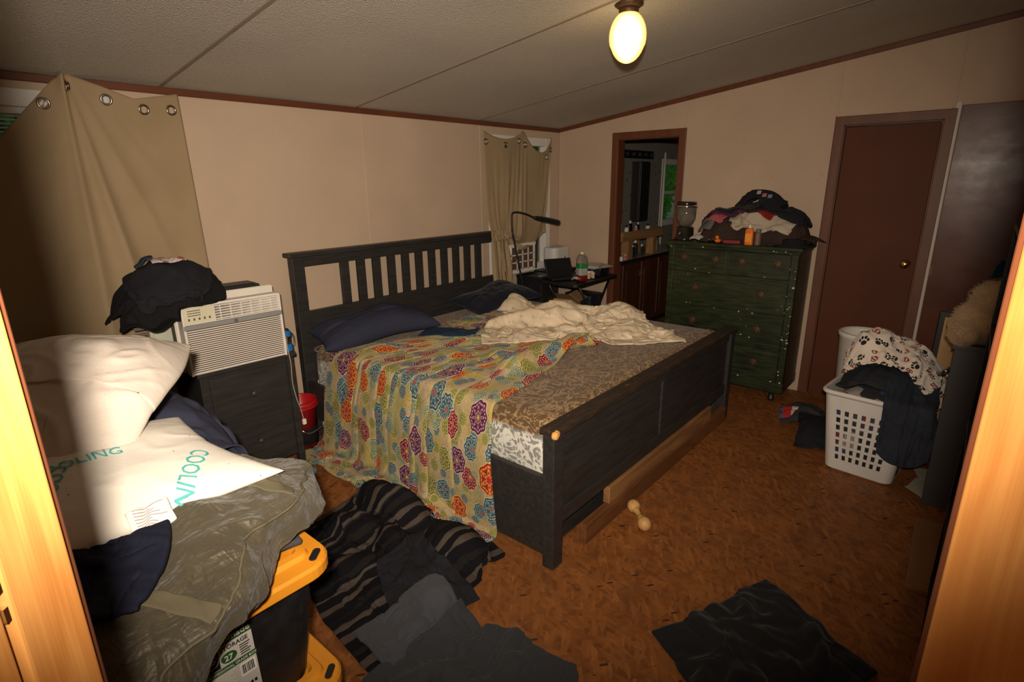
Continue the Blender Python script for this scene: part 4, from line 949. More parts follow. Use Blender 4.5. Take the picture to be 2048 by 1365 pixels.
def bag_strip(nm, a0, a1, b0, b1, mat, k=.006, n=40, m=5):
    G = np.array([[tuple(bag_surf(a0+(a1-a0)*i/n, b0+(b1-b0)*j/m, k)) for i in range(n+1)] for j in range(m+1)]); return grid_mesh(nm, G, mat, (1, 1), bag, .004, 1)
for b0 in (-.46, .38): bag_strip('strap', -.20, .40, b0, b0+.085, M_OLIVE2, .003)
for a_ in (.955, .42): MB().tube([bag_surf(a_, -.93+1.86*i/90, .001) for i in range(91)], .0035, 6).build('piping', M_OLIVE2, bag, smooth=True)
MB().tube([bag_surf(.12+.014*math.sin(i*.2), -.75+1.5*i/50, .004) for i in range(51)], .006, 6).build('zipper', plain('olive_zip', (.075, .065, .04), .4), bag, smooth=True)
MB().tube([bag_surf(-.06+.5*i/40, -.84, .004) for i in range(41)], .0065, 6).build('zipper', M_OLIVE2, bag, smooth=True)
MB().tube([bag_surf(.16, -.15+.5*i/20, .022) for i in range(21)], .016, 8).build('grip', M_OLIVE2, bag, smooth=True)
for k in range(3): MB().tube([bag_surf(.05+.02*k, -.42+.2*i/12+.01*math.sin(i+k), .008+.004*math.sin(i*.8)) for i in range(13)], .004, 6).build('cord', M_OLIVE2, bag, smooth=True)
# navy sheet hanging at the back
ns = drape('navy_sheet', [(-4.30, -1.86), (-3.97, -1.74), (-4.00, -.95), (-4.45, -.95)], (1.45, 1.25), M_NAVY, [], (lambda h: h.bump(-4.22, -1.38, .24, .46, .30, .70).blur(3))((lambda h: (setattr(h, 'a', pile.a.copy()), h)[1])(HM(-5.0, -3.5, -2.8, -.6, 0))), n=70, lift=.04, amp=.04, seed=41, steps=45, thick=.006, waves=4, lay=pile)
tag(ns, 'rumpled navy sheet falling from the heap behind the cooling pillow', 'sheet')
# trousers on the bag
M_NAVYK = fabric('deep_navy_denim', (.010, .012, .026), wrinkle=.4)
tj = drape('navy_trousers', [(-4.76, -2.24), (-4.52, -2.32), (-4.40, -2.17), (-4.70, -2.05)], (1.25, 1.2), M_NAVYK, [], pile, n=46, lift=.03, amp=.03, seed=43, steps=40, thick=.014, lay=pile, waves=3, wr=.014)
tag(tj, 'dark navy trousers folded on the olive bag', 'trousers')
# cooling pillow
def m_coolp():
    t = T('white_speckled_ticking'); co = t.coord(); v1 = t.voro(t.coord(scale=(1, .6, 1)), 60); sp = (V(t.t, v1.outputs['Distance'])+t.noise(co, 300, 2)*.08 < .13)*(t.sep(v1.outputs['Color'])[0] > .62)
    kn = t.noise(co, 260, 2); t.set(Base_Color=t.mix(sp, t.mix(kn*.3, (.78, .74, .67), (.66, .61, .54)), (.09, .08, .08)), Roughness=.85); t.bump(kn, .3, .002); return t.m
CPM = Matrix.Translation((-4.545, -1.905, 1.005)) @ Matrix.Rotation(math.radians(4), 4, 'Z') @ Matrix.Rotation(.12, 4, 'X')
def cwarp(v):
    v = v.copy(); k = max(0, v.x-.22); 
    if v.y < 0: v.x += k*.35*(-v.y/.2)
    v.z -= k*.10; return v
cp, CG = pillow('cooling_pillow', .72, .46, .14, m_coolp(), CPM, 13, n=44, wr=.006, warp=cwarp, pinch=.05)
tag(cp, 'white speckled pillow printed with teal COOLING lettering', 'pillow')
M_TEALP = plain('teal_print', (.08, .42, .42), .8)
def on_pillow(G):
    n = G.shape[0]
    def f(u_, v2, k=.0025):
        i = min(max((u_+1)/2*(n-1), 0), n-1.001); j = min(max((v2+1)/2*(n-1), 0), n-1.001); a, b_ = int(i), int(j); p, q_ = i-a, j-b_
        P_ = G[b_,a]*(1-p)*(1-q_)+G[b_,a+1]*p*(1-q_)+G[b_+1,a]*(1-p)*q_+G[b_+1,a+1]*p*q_
        nn = np.cross(G[b_,a+1]-G[b_,a], G[b_+1,a]-G[b_,a]); nn = nn/(np.linalg.norm(nn)+1e-9); return Vector(P_+nn*k)
    return f
opl = on_pillow(CG)
def word(s_, u0, v0, ang, size):
    ca, sa = math.cos(ang), math.sin(ang)
    def fm(c): x, y = c.x*ca-c.y*sa, c.x*sa+c.y*ca; return opl(u0+x/.36, v0+y/.23, .0035+c.z)
    text_mesh(s_, size, 'print', M_TEALP, cp, None, fmap=fm, cut=3, extr=.0004)
word('COOLING', .74, -.30, math.radians(-128), .050); word('COOLING', -.14, .02, math.radians(-4), .042); word('COOLING', .02, .10, math.radians(-118), .046)
tg = [opl(.16, -.93), opl(.38, -.93)]
G = np.array([[tuple(tg[0].lerp(tg[1], i/10)+Vector((.006*math.sin(i*.7), -.0045*j-.002*math.sin(i), .012-.004*j+.004*math.sin(i*.9+j*.5)))) for i in range(11)] for j in range(11)])
tgo = grid_mesh('care_tag', G, plain('white_tag', (.74, .70, .66), .7, var=.03), (1,1), cp, .0012, 1); tgo['label'] = 'white care tag with fine print'
for j in range(8): MB().tube([Vector(G[j+1, i])+Vector((0, -.0005, .0022)) for i in range(1, 10-(j*3 % 4))], .0007, 4).build('fine_print', plain('pink_grey_print', (.30, .20, .20), .7), tgo)
# big white pillow
M_WP = fabric('white_percale', (.74, .66, .585), var=.05, wrinkle=.35)
def wwarp(v):
    v = v.copy(); v.z -= .10*max(0, -v.y-.12)*2.2; v.z += .03*math.sin(6*v.x+4*v.y)*(1-abs(v.y)/.5); v.z -= .22*max(0, v.x-.24); v.x += .03*math.sin(7*v.y+1)*(v.x > .1); v.y += .03*math.sin(8*v.x+.5)*(v.y < -.1); return v
WPM = Matrix.Translation((-4.485, -1.56, 1.125)) @ Matrix.Rotation(math.radians(-33), 4, 'Z') @ Matrix.Rotation(.16, 4, 'X') @ Matrix.Rotation(.04, 4, 'Y')
wp, _ = pillow('white_pillow', .58, .72, .25, M_WP, WPM, 17, n=64, wr=.011, warp=wwarp, pinch=.05, p=2.0, q=.72)
for q in wp.data.vertices: q.co.x = max(q.co.x, -4.862+.004*math.sin(q.co.y*20))
tag(wp, 'large plain white pillow on top of the heap by the entry', 'pillow')

# ------------------------------------------------------------------ clothes and blankets on the floor
def m_stripe():
    t = T('striped_dark_weave'); uv = t.coord('UV'); x, y, _ = t.sep(uv); n = t.noise(uv, 30, 2); s1 = ((y*70+n*.6).f('SINE')); s2 = ((y*23+1.0).f('SINE'))
    k = (s1 > .25)*((s2 > -.35)*.8+.1); t.set(Base_Color=t.mix(k, (.008, .008, .010), (.085, .066, .055)), Roughness=.95, Specular_IOR_Level=.1); t.bump(t.noise(uv, 300, 2), .3, .002); return t.m
def m_rib(name, c):
    t = T(name); uv = t.coord('UV'); x, y, _ = t.sep(uv); r = (y*900+t.noise(uv, 8, 2)*6).f('SINE')*.5+.5
    t.set(Base_Color=t.mix(r*.5, mul(c, .7), mul(c, 1.15)), Roughness=.95, Specular_IOR_Level=.1, Sheen_Weight=.1); t.bump(r+t.noise(uv, 200, 2), .4, .002); return t.m
fl_hm = HM(-4.6, -2.2, -3.6, -.3, 0)
fl_hm.bump(-3.18, -1.22, .12, .26, .12).bump(-3.42, -1.20, .10, .16, .07, rz=.5).bump(-3.20, -1.72, .12, .18, .10).bump(-3.62, -1.45, .08, .2, .06, rz=.8).bump(-3.40, -1.5, .07, .2, .07, rz=-.6).blur(1)
bedside = [col_box((BX0+.02, FY, 0), (BX1, -.1, .42), .01), col_floor(.008)]
o = drape('striped_blanket', [(-3.72, -1.02), (-3.05, -.98), (-3.06, -1.92), (-3.85, -1.95)], (1.6, 1.5), m_stripe(), bedside, fl_hm, n=96, lift=.03, amp=.07, seed=61, steps=45, thick=.010, lay=fl_hm, waves=4.5)
tag(o, 'black and brown striped blanket crumpled on the floor under the comforter edge', 'blanket')
o = drape('black_shirt', [(-3.58, -1.62), (-3.22, -1.52), (-3.38, -2.02), (-3.66, -1.92)], (1.35, 1.35), M_BLK2, [col_floor(.008)], fl_hm, n=48, lift=.03, amp=.05, seed=63, steps=35, lay=fl_hm, thick=.010)
tag(o, 'black shirt lying on the striped blanket on the floor', 'shirt')
M_GREYR = m_rib('grey_ribbed_knit', (.078, .082, .095)); M_GREYR2 = m_rib('grey_waffle_knit', (.050, .053, .062))
fl_hm.bump(-3.50, -1.92, .10, .10, .05, .05).blur(1)
o = drape('grey_sweatpants', [(-3.80, -1.80), (-3.42, -1.82), (-3.50, -2.08), (-3.86, -2.14)], (1.3, 1.45), M_GREYR, [col_floor(.008)], fl_hm, n=56, lift=.03, amp=.05, seed=65, steps=40, lay=fl_hm, thick=.014)
tag(o, 'light grey ribbed sweatpants on the floor beside the totes', 'trousers')
o = drape('grey_blanket', [(-3.95, -2.02), (-3.48, -2.02), (-3.40, -2.52), (-4.05, -2.75)], (1.4, 1.4), M_GREYR2, [col_floor(.008)], fl_hm, n=70, lift=.03, amp=.06, seed=67, steps=40, thick=.012, lay=fl_hm, waves=4)
tag(o, 'dark grey knitted blanket on the floor in front of the sweatpants', 'blanket')
M_BLKC = fabric('black_fleece', (.012, .012, .014), sheen=.1)
o = drape('black_throw', [(-3.06, -2.70), (-2.52, -2.92), (-2.74, -3.32), (-3.35, -3.05)], 1.22, M_BLKC, [col_floor(.010)], HM(-3.6, -2.2, -3.7, -2.4, 0), n=56, lift=.02, amp=.05, seed=69, steps=35, thick=.012, rid=(24, .05), wr=.010)
tag(o, 'black throw spread on the open floor away from the bed', 'cloth')

# ------------------------------------------------------------------ green dresser
def m_green():
    t = T('distressed_green_paint'); co = t.coord(); x, y, z = t.sep(co)
    st = t.noise(t.coord(scale=(1, 1.2, 9)), 6, 6, .6); big = t.noise(co, 2.4, 4)
    c = t.ramp(st*.6+big*.4, [(.34, (.004, .006, .004)), (.50, (.019, .026, .009)), (.64, (.035, .047, .014)), (.78, (.056, .070, .022))])
    chip = t.voro(co, 26); ck = (V(t.t, chip.outputs['Distance']) < .13)*(t.sep(chip.outputs['Color'])[0] > .86)
    c = t.mix(ck, c, (.60, .56, .46)); t.set(Base_Color=c, Roughness=.42, Specular_IOR_Level=.45); t.bump(st, .2, .003); return t.m
M_GREEN = m_green(); M_OLDBR = plain('antique_brass', (.075, .036, .016), .55, .4, var=.4, vscale=60); M_CHIP = plain('chipped_cream_paint', (.62, .58, .48), .6, var=.2)
dr = thing('dresser', 'distressed dark green dresser with antique brass pulls and chipped paint', 'dresser', (-.215, -1.905, 0))
dx0, dx1, dy0, dy1, dz0, dz1 = -.395, -.012, -2.385, -1.405, .105, 1.165
part(hb_((dx0+.012, dy0, dz0), (dx1, dy1, dz1)), 'carcass', M_GREEN, dr, bevel=.004)
part(hb_((dx0-.03, dy0-.025, dz1), (dx1, dy1+.025, dz1+.028)), 'top', M_GREEN, dr, bevel=.005)
part(hb_((dx0-.014, dy0-.010, dz1-.022), (dx1, dy1+.010, dz1)), 'moulding', M_GREEN, dr, bevel=.006)
part(hb_((dx0-.008, dy0-.004, dz0-.02), (dx1, dy1+.004, dz0+.05)), 'plinth', M_GREEN, dr, bevel=.004)
for a in (dy0, dy1-.045): part(hb_((dx0-.002, a, dz0), (dx0+.03, a+.045, dz1-.02)), 'stile', M_GREEN, dr, bevel=.003)
for a in (dx0+.05, dx1-.06):
    for c in (dy0+.08, dy1-.12): part(MB().lathe([(.022,0),(.026,.02),(.018,.05),(.026,.085),(.026,.105)], (a, c, 0), 14), 'foot', M_BLACK, dr)
rows = [(.955, 1.135, 2), (.685, .935, 1), (.415, .665, 1), (.165, .395, 1)]
def pull(root, d, x, y, z):
    k = MB().lathe([(.0,0),(.026,0),(.024,.003),(.010,.006),(.008,.016),(.016,.022),(.016,.028),(.0,.031)], n=14)
    for q in range(6): k.lathe([(.0,.0),(.010,.0),(.008,.004),(.0,.005)], (.024*math.cos(q*PI/3), .024*math.sin(q*PI/3), 0), 10)
    o = k.build('pull', M_OLDBR, d); o.rotation_euler = (0, -PI/2, 0); o.location = Vector((x, y, z))-root.location; return o
for z0, z1, n in rows:
    y_a, y_b = dy0+.05, dy1-.05; w_ = (y_b-y_a-(n-1)*.03)/n
    for i in range(n):
        a = y_a+i*(w_+.03); d = part(hb_((dx0-.008, a, z0), (dx0+.02, a+w_, z1)), 'drawer', M_GREEN, dr, bevel=.004)
        for f in ((.2, .8) if n == 2 else (.2, .78)): pull(dr, d, dx0-.008, a+w_*f, (z0+z1)/2+.02)
    part(hb_((dx0-.001, dy0+.04, z0-.022), (dx0+.02, dy1-.04, z0-.002)), 'rail', M_GREEN, dr, bevel=.002)
part(hb_((dx0-.001, (dy0+dy1)/2-.014, .955), (dx0+.02, (dy0+dy1)/2+.014, 1.135)), 'rail', M_GREEN, dr)
rr = random.Random(5)
for k in range(46):
    e = rr.random(); s_ = rr.uniform(.003, .007)
    if e < .4: p = (dx0-.0035, dy0+rr.uniform(.0, .05), rr.uniform(.15, 1.15))
    elif e < .6: p = (dx0-.0155, rr.uniform(dy0, dy1), dz1-.010+rr.uniform(-.008, .008))
    else: p = (dx0-.0095, rr.uniform(dy0+.06, dy1-.06), rr.choice([.96, .95, .69, .42, .66, .17, .50, .55])+rr.uniform(-.015, .03))
    part(MB().cbox(p, (.004, s_*rr.uniform(.8, 2.5), s_*rr.uniform(.5, 1.6)), rx=rr.uniform(-.5, .5)), 'paint_chip', M_CHIP, dr)
DZ = dz1+.029
# glass drink dispenser
gd = thing('drink_dispenser', 'clear glass drink dispenser with chrome lid and dark base on the green dresser', 'dispenser', (-.27, -1.475, DZ))
M_SMOKE = T('smoky_glass'); M_SMOKE.set(Base_Color=(.62, .55, .48), Roughness=.05, Transmission_Weight=.85, IOR=1.4); M_SMOKE = M_SMOKE.m
M_DKCH = plain('dark_chrome', (.10, .095, .09), .16, .9, var=.2)
MB().lathe([(.0,0),(.082,0),(.082,.012),(.070,.02),(.066,.095),(.058,.105),(.0,.105)], n=28).build('base', M_DKCH, gd, smooth=True)
MB().lathe([(.035,.105),(.055,.125),(.075,.170),(.080,.26),(.078,.262),(.072,.172),(.050,.130),(.0,.118)], n=28).build('jar', M_SMOKE, gd, smooth=True)
MB().lathe([(.084,.258),(.086,.262),(.086,.272),(.080,.276)], n=28).build('collar', M_CHROME, gd, smooth=True)
MB().lathe([(.078,.276),(.078,.296),(.070,.303),(.0,.305)], n=28).build('lid', M_DKCH, gd, smooth=True)
MB().tube([(-.066, 0, .06), (-.10, 0, .06), (-.105, 0, .045)], .009, 10).build('tap', M_CHROME, gd, smooth=True)
# clothes heap on the dresser
dhm = HM(-.75, .1, -2.75, -1.2, DZ-.001); dhm.a[:] = DZ-.5; dhm.boxh(-.42, 0, -2.41, -1.38, DZ)
dhm.bump(-.18, -1.78, .18, .20, .19, DZ).bump(-.17, -2.00, .18, .20, .26, DZ).bump(-.17, -2.21, .17, .19, .22, DZ).blur(3)
W0 = (lambda P: (P[..., 0] > -.03))
def col_wx(x):
    def f(P):
        m = P[..., 0] > x; P[..., 0] = np.minimum(P[..., 0], x); return m
    return f
M_PLAID = (lambda t: (t.set(Base_Color=(lambda uv: t.mix((t.sep(uv)[0]*110).f('SINE') > .5, t.mix((t.sep(uv)[1]*110).f('SINE') > .4, (.012,.018,.065), (.16,.012,.02)), (.05,.012,.035)))(t.coord('UV')), Roughness=.95), t.m)[1])(T('navy_red_plaid'))
M_CREAMC = fabric('cream_jersey', (.50, .42, .33)); M_REDC = fabric('red_jersey', (.25, .02, .02)); M_BRNC = fabric('brown_knit', (.045, .028, .022)); M_GRYC = fabric('grey_jersey', (.15, .145, .15)); M_PINKC = fabric('pink_fleece', (.42, .10, .12))
def heap(nm, cs, k, m, lab, cat, seed, hmx, cols, n=34, lift=.04, amp=.03, steps=32, thick=.007, waves=3):
    o = drape(nm, cs, k, m, cols, hmx, n=n, lift=lift, amp=amp, seed=seed, steps=steps, thick=thick, lay=hmx, waves=waves); return tag(o, lab, cat)
dc = [col_wx(-.02)]
o = mound('knit_sweater', [(-.385, -1.58), (-.385, -2.40), (-.02, -2.40), (-.02, -1.58)], dhm, M_BRNC, 80, DZ+.002, lay=dhm)
tag(o, 'dark brown knit sweater bundled at the bottom of the dresser heap', 'sweater')
heap('cream_shirt', [(-.40, -1.86), (-.40, -2.30), (-.20, -2.30), (-.20, -1.84)], 1.35, M_CREAMC, 'cream shirt under the dark clothes on the green dresser', 'shirt', 81, dhm, dc)
heap('grey_cap_cloth', [(-.33, -1.56), (-.36, -1.72), (-.20, -1.76), (-.18, -1.58)], 1.3, M_GRYC, 'grey knit cloth next to the drink dispenser on the dresser', 'cloth', 82, dhm, dc, n=26)
heap('pink_cloth', [(-.35, -1.68), (-.37, -1.80), (-.26, -1.82), (-.25, -1.70)], 1.25, M_PINKC, 'pink and orange cloth below the plaid shirt on the dresser', 'cloth', 83, dhm, dc, n=22)
heap('plaid_shirt', [(-.30, -1.62), (-.34, -1.94), (-.08, -1.96), (-.06, -1.62)], 1.45, M_PLAID, 'navy and red plaid shirt in the heap on the dresser', 'shirt', 84, dhm, dc)
heap('red_shirt', [(-.32, -2.04), (-.34, -2.16), (-.22, -2.18), (-.20, -2.06)], 1.25, M_REDC, 'red cloth poking out between the cream shirt and the black hoodie', 'cloth', 85, dhm, dc, n=22)
heap('denim_jacket', [(-.28, -2.06), (-.34, -2.39), (-.05, -2.40), (-.04, -2.04)], 1.4, fabric('black_denim', (.018, .021, .028)), 'dark denim jacket sliding down the end of the heap on the dresser', 'jacket', 86, dhm, dc)
heap('grey_sweatshirt', [(-.26, -1.72), (-.28, -2.02), (-.05, -2.04), (-.04, -1.70)], 1.4, fabric('charcoal_marl', (.050, .050, .052)), 'charcoal sweatshirt draped behind the plaid shirt on the dresser', 'shirt', 87, dhm, dc)
dhm.bump(-.16, -2.02, .15, .18, .13, DZ+.25).blur(2)
heap('black_hoodie', [(-.29, -1.86), (-.31, -2.20), (-.05, -2.22), (-.04, -1.86)], 1.4, M_BLK2, 'black hoodie with a small print on top of the dresser heap', 'hoodie', 88, dhm, dc)
pr = [o for o in bpy.data.objects if o.name.startswith('black_hoodie')][-1]
# print on the hoodie
for q, (yy, c) in enumerate(((-2.03, (.35,.34,.36)), (-2.07, (.45,.14,.16)), (-2.11, (.16,.20,.30)))):
    xx = -.27; zz = float(dhm.h(np.array([xx]), np.array([yy]))[0]); MB().cbox((xx-.012, yy, zz+.004), (.03, .03, .006), ry=-.9).build('print', plain('print_%d' % q, c, .8), pr, bevel=.002)
hat = thing('felt_hat', 'flat black hat overhanging the end of the green dresser', 'hat', (-.30, -2.315, DZ))
MB().lathe([(.0,.0),(.130,.0),(.140,.006),(.138,.010),(.085,.014),(.078,.045),(.05,.055),(.0,.05)], n=28).build('brim', M_BLK2, hat, smooth=True)
heap('dark_scarf', [(-.28, -2.30), (-.34, -2.46), (-.10, -2.47), (-.08, -2.30)], 1.25, M_BRNC, 'dark brown scarf trailing off the dresser end by the door frame', 'scarf', 89, (lambda h: h.bump(-.2, -2.36, .17, .16, .08, DZ-.02).blur(1))(HM(-.75, .1, -2.75, -1.2, DZ+.01)), dc, n=26)
# bottles and small things at the front edge
def bottle(nm, lab, loc, prof, mat, capprof, capmat, n=20, extra=None, cat='bottle', group=None, rz=0):
    r = thing(nm, lab, cat, loc, rz, group); MB().lathe(prof, n=n).build('body', mat, r, smooth=False, bevel=.001)
    if capprof: MB().lathe(capprof, n=n).build('cap', capmat, r)
    return r
M_ORNG = plain('orange_plastic', (.72, .16, .012), .4); M_WHP = plain('white_plastic', (.70, .67, .62), .4, var=.04)
ob = thing('lotion_bottle', 'orange bottle with a white nozzle at the dresser edge', 'bottle', (-.385, -2.025, DZ))
MB().loft([[(x, y, z) for x, y in rrect(.018*k, .030*k, .014*k, 4)] for k, z in ((.96,0),(1,.004),(1,.105),(.8,.118),(.45,.124))]).build('body', M_ORNG, ob)
MB().lathe([(.010,.124),(.009,.134),(.004,.150),(.0,.151)], n=12).build('nozzle', M_WHP, ob)
MB().box((-.0185, -.024, .02), (-.0178, .024, .085)).build('label', plain('orange_label', (.85, .30, .03), .5), ob)
ob2 = bottle('pill_bottle', 'brown tinted bottle with grey cap beside the orange bottle', (-.375, -2.085, DZ), [(.0,0),(.022,0),(.023,.004),(.023,.085),(.018,.095),(.0,.095)], plain('amber_grey', (.16, .10, .07), .35), [(.019,.095),(.019,.118),(.0,.119)], plain('grey_cap', (.10, .11, .12), .5))
wl_ = tag(MB().cbox((-.385, -1.905, DZ+.016), (.07, .13, .032), rz=.1).build('red_wallet', plain('dark_red_leather', (.16, .008, .014), .45), bevel=.008), 'dark red wallet at the front edge of the dresser', 'wallet')
dk = thing('rubber_duck', 'small orange toy duck at the front edge of the dresser', 'toy', (-.395, -1.80, DZ))
pillow('body', .05, .045, .035, M_ORNG, Matrix.Translation((0, 0, .017)), 1, 12, wr=0, parent=dk)
MB().lathe([(.001,0),(.011,.004),(.015,.014),(.011,.024),(.001,.029)], (-.004, .008, .030), 12).build('head', M_ORNG, dk, smooth=True); MB().cbox((-.02, .010, .042), (.012, .010, .004)).build('beak', plain('beak_yellow', (.8,.35,.02), .4), dk)
for i, (yy, xx) in enumerate(((-1.735, -.40), (-1.755, -.375))): bottle('small_jar', ('tiny clear jar at the dresser edge, away from the wall', 'tiny clear jar set just behind its twin, closer to the toy duck')[i], (xx, yy, DZ), [(.0,0),(.011,0),(.011,.02),(.0,.02)], M_GLASS, [(.012,.02),(.012,.028),(.0,.029)], M_CHROME, 14, cat='jar', group='tiny jars on the dresser')
heap('tissue_wad', [(-.39, -1.57), (-.40, -1.66), (-.32, -1.67), (-.31, -1.58)], 1.3, fabric('white_tissue', (.50, .46, .40)), 'off-white crumpled tissue in front of the grey cloth on the dresser', 'tissue', 90, (lambda h: h.bump(-.355, -1.62, .06, .06, .035, DZ))(HM(-.75, .1, -2.75, -1.2, DZ)), dc, n=20)

# ------------------------------------------------------------------ laundry
M_BASK = plain('white_basket_plastic', (.70, .67, .63), .45, var=.08, vscale=5)
bk = thing('laundry_basket', 'white plastic laundry basket with square holes, overflowing with clothes', 'basket', (-1.02, -3.055, 0))
def basket():
    hx0, hy0, hx1, hy1, Hb, rc = .245, .185, .285, .235, .47, .05
    def per(hx, hy):
        segs = []; nh = {'y': 7, 'x': 9}
        pts = []
        def side(p, q, n):
            seq = np.linspace(0, 1, 2*n+2); out = []
            for k, t_ in enumerate(seq): out.append((p[0]+(q[0]-p[0])*t_, p[1]+(q[1]-p[1])*t_, k))
            return out
        for (p, q, n, a0) in (((-hx, hy-rc), (-hx, -hy+rc), 7, 180), ((-hx+rc, -hy), (hx-rc, -hy), 8, 270), ((hx, -hy+rc), (hx, hy-rc), 7, 0), ((hx-rc, hy), (-hx+rc, hy), 8, 90)):
            s_ = side(p, q, n); pts += [(x, y, (k % 2 == 1 and k < len(s_)-1)) for x, y, k in s_]
            cxx, cyy = {180: (-hx+rc, -hy+rc), 270: (hx-rc, -hy+rc), 0: (hx-rc, hy-rc), 90: (-hx+rc, hy-rc)}[a0]
            for k in range(1, 5):
                a = math.radians(a0+90*k/5); pts.append((cxx+rc*math.cos(a), cyy+rc*math.sin(a), False))
        return pts
    zs_ = [0.0, .012]; hole = [False, False]; z = .075
    zs_.append(z); hole[-1] = False; hole.append(True)
    for r in range(7):
        zs_.append(z+.030); hole.append(False); z += .045
        if r < 6: zs_.append(z); hole.append(True)
    zs_ += [.42, Hb]; hole += [False, False]
    b = MB(); rings = []; flags = None
    for z in zs_:
        k = z/Hb; hx, hy = hx0+(hx1-hx0)*k, hy0+(hy1-hy0)*k
        if z == 0: hx -= .015; hy -= .015
        p = per(hx, hy); flags = [f for *_, f in p]; rings.append([(x, y, z) for x, y, _ in p])
    n = len(rings[0]); vs_ = [q for r in rings for q in r]; fs = [tuple(range(n))[::-1]]
    for j in range(len(rings)-1):
        for i in range(n):
            if flags[i] and hole[j] and zs_[j] > .05: continue
            a, c = j*n+i, j*n+(i+1) % n; fs.append((a, c, c+n, a+n))
    b.add(vs_, fs); b.build('body', M_BASK, bk, solid=.004)
    rim = rrect(hx1+.012, hy1+.012, .065, 6)
    MB().loft([[(x*k, y*k, z) for x, y in rim] for k, z in ((.955, Hb-.012), (1.0, Hb-.014), (1.03, Hb-.004), (1.03, Hb+.006), (1.0, Hb+.014), (.955, Hb+.01), (.945, Hb), (.955, Hb-.012))], cap=False).build('rim', M_BASK, bk, smooth=True)
basket(); bk.rotation_euler.z = math.radians(-6); bk.scale = (.96, .92, 1.04)
lh = HM(-1.9, -.3, -3.6, -2.4, 0); lh.boxh(-1.27, -.77, -3.26, -2.85, .47).bump(-1.03, -3.05, .27, .23, .15, .46).blur(2)
M_MIX = (lambda t: (t.set(Base_Color=t.ramp(t.sep(t.voro(t.coord(), 14).outputs['Color'])[0], [(0,(.02,.02,.025)),(.45,(.05,.05,.06)),(.6,(.30,.27,.24)),(.75,(.20,.03,.03)),(.82,(.03,.06,.14)),(.9,(.40,.36,.30))], 'CONSTANT'), Roughness=.95), t.bump(t.noise(t.coord(), 30, 3), .6, .02), t.m)[2])(T('mixed_laundry'))
o = tag(MB().loft([[(-1.02+x*k, -3.055+y*k, z) for x, y in rrect(.225, .165, .06, 5)] for k, z in ((.9,.02),(1,.05),(1.12,.40),(1.0,.47),(.5,.52))]).build('packed_laundry', M_MIX, smooth=True), 'mixed laundry packed inside the white basket, seen through its holes', 'laundry')
lcol = [col_box((-1.335, -3.315, 0), (-.70, -2.795, .505), .010), col_floor(.008)]
M_DARKJ = fabric('charcoal_jersey', (.026, .028, .034)); 
def m_denim(nm, c):
    t = T(nm); uv = t.coord('UV'); n = t.noise(uv, 7, 4); x, y, _ = t.sep(uv); tw = ((x+y)*1800).f('SINE')*.5+.5
    t.set(Base_Color=t.mix(tw*.35, t.ramp(n, [(.3, mul(c, .6)), (.7, mul(c, 1.5))]), mul(c, 2.2)), Roughness=.9); t.bump(t.noise(uv, 22, 4)+tw*.2, .4, .006); return t.m
M_DENIM = m_denim('indigo_denim', (.014, .018, .030))
o = drape('dark_shirt', [(-1.235, -2.86), (-1.25, -3.24), (-.80, -3.26), (-.80, -2.86)], 1.14, M_DARKJ, lcol, lh, n=50, lift=.03, amp=.03, seed=101, steps=40, thick=.010, lay=lh)
tag(o, 'charcoal shirt spilling over the rim of the laundry basket', 'shirt')
# jeans hanging over the front corner
nx, ny = 40, 56; u = np.linspace(0, 1, nx); v_ = np.linspace(0, 1, ny); P = np.zeros((ny, nx, 3))
pth = np.array([(-.92, .60), (-1.10, .62), (-1.26, .60), (-1.355, .51), (-1.36, .40), (-1.36, .27)]); dd = np.r_[0, np.cumsum(np.linalg.norm(np.diff(pth, axis=0), axis=1))]; LJ = dd[-1]*1.04; dd /= dd[-1]
P[..., 0] = np.interp(v_, dd, pth[:, 0])[:, None]-.02*np.sin(u*9)[None]; P[..., 2] = np.interp(v_, dd, pth[:, 1])[:, None]+.015*grid_noise(ny, nx, 2, 5)
P[..., 1] = (-3.125-.215*u)[None]+.02*np.sin(v_*5)[:, None]; P[..., 0] += .10*np.clip(u-.72, 0, 1)[None]*np.clip(v_-.4, 0, 1)[:, None]*2
pin = np.zeros((ny, nx), bool); pin[0:14, :] = True
P = simulate(P, .34/(nx-1), LJ/(ny-1), lcol+[col_hm(lh)], pins=(pin, P[pin].copy()), steps=30, iters=10, g=2.0, fric=.9, bend=.1); P = smooth_grid(P, 1); P[..., 2] += .09*(np.abs(2*u-1)**3)[None]*(v_**3)[:, None]; P = wrinkle(P, .012, 4); lh.lay(P)
jn = tag(grid_mesh('jeans', P, M_DENIM, (.34, .95), None, .016, 1), 'dark blue jeans hanging over the front corner of the laundry basket', 'jeans')
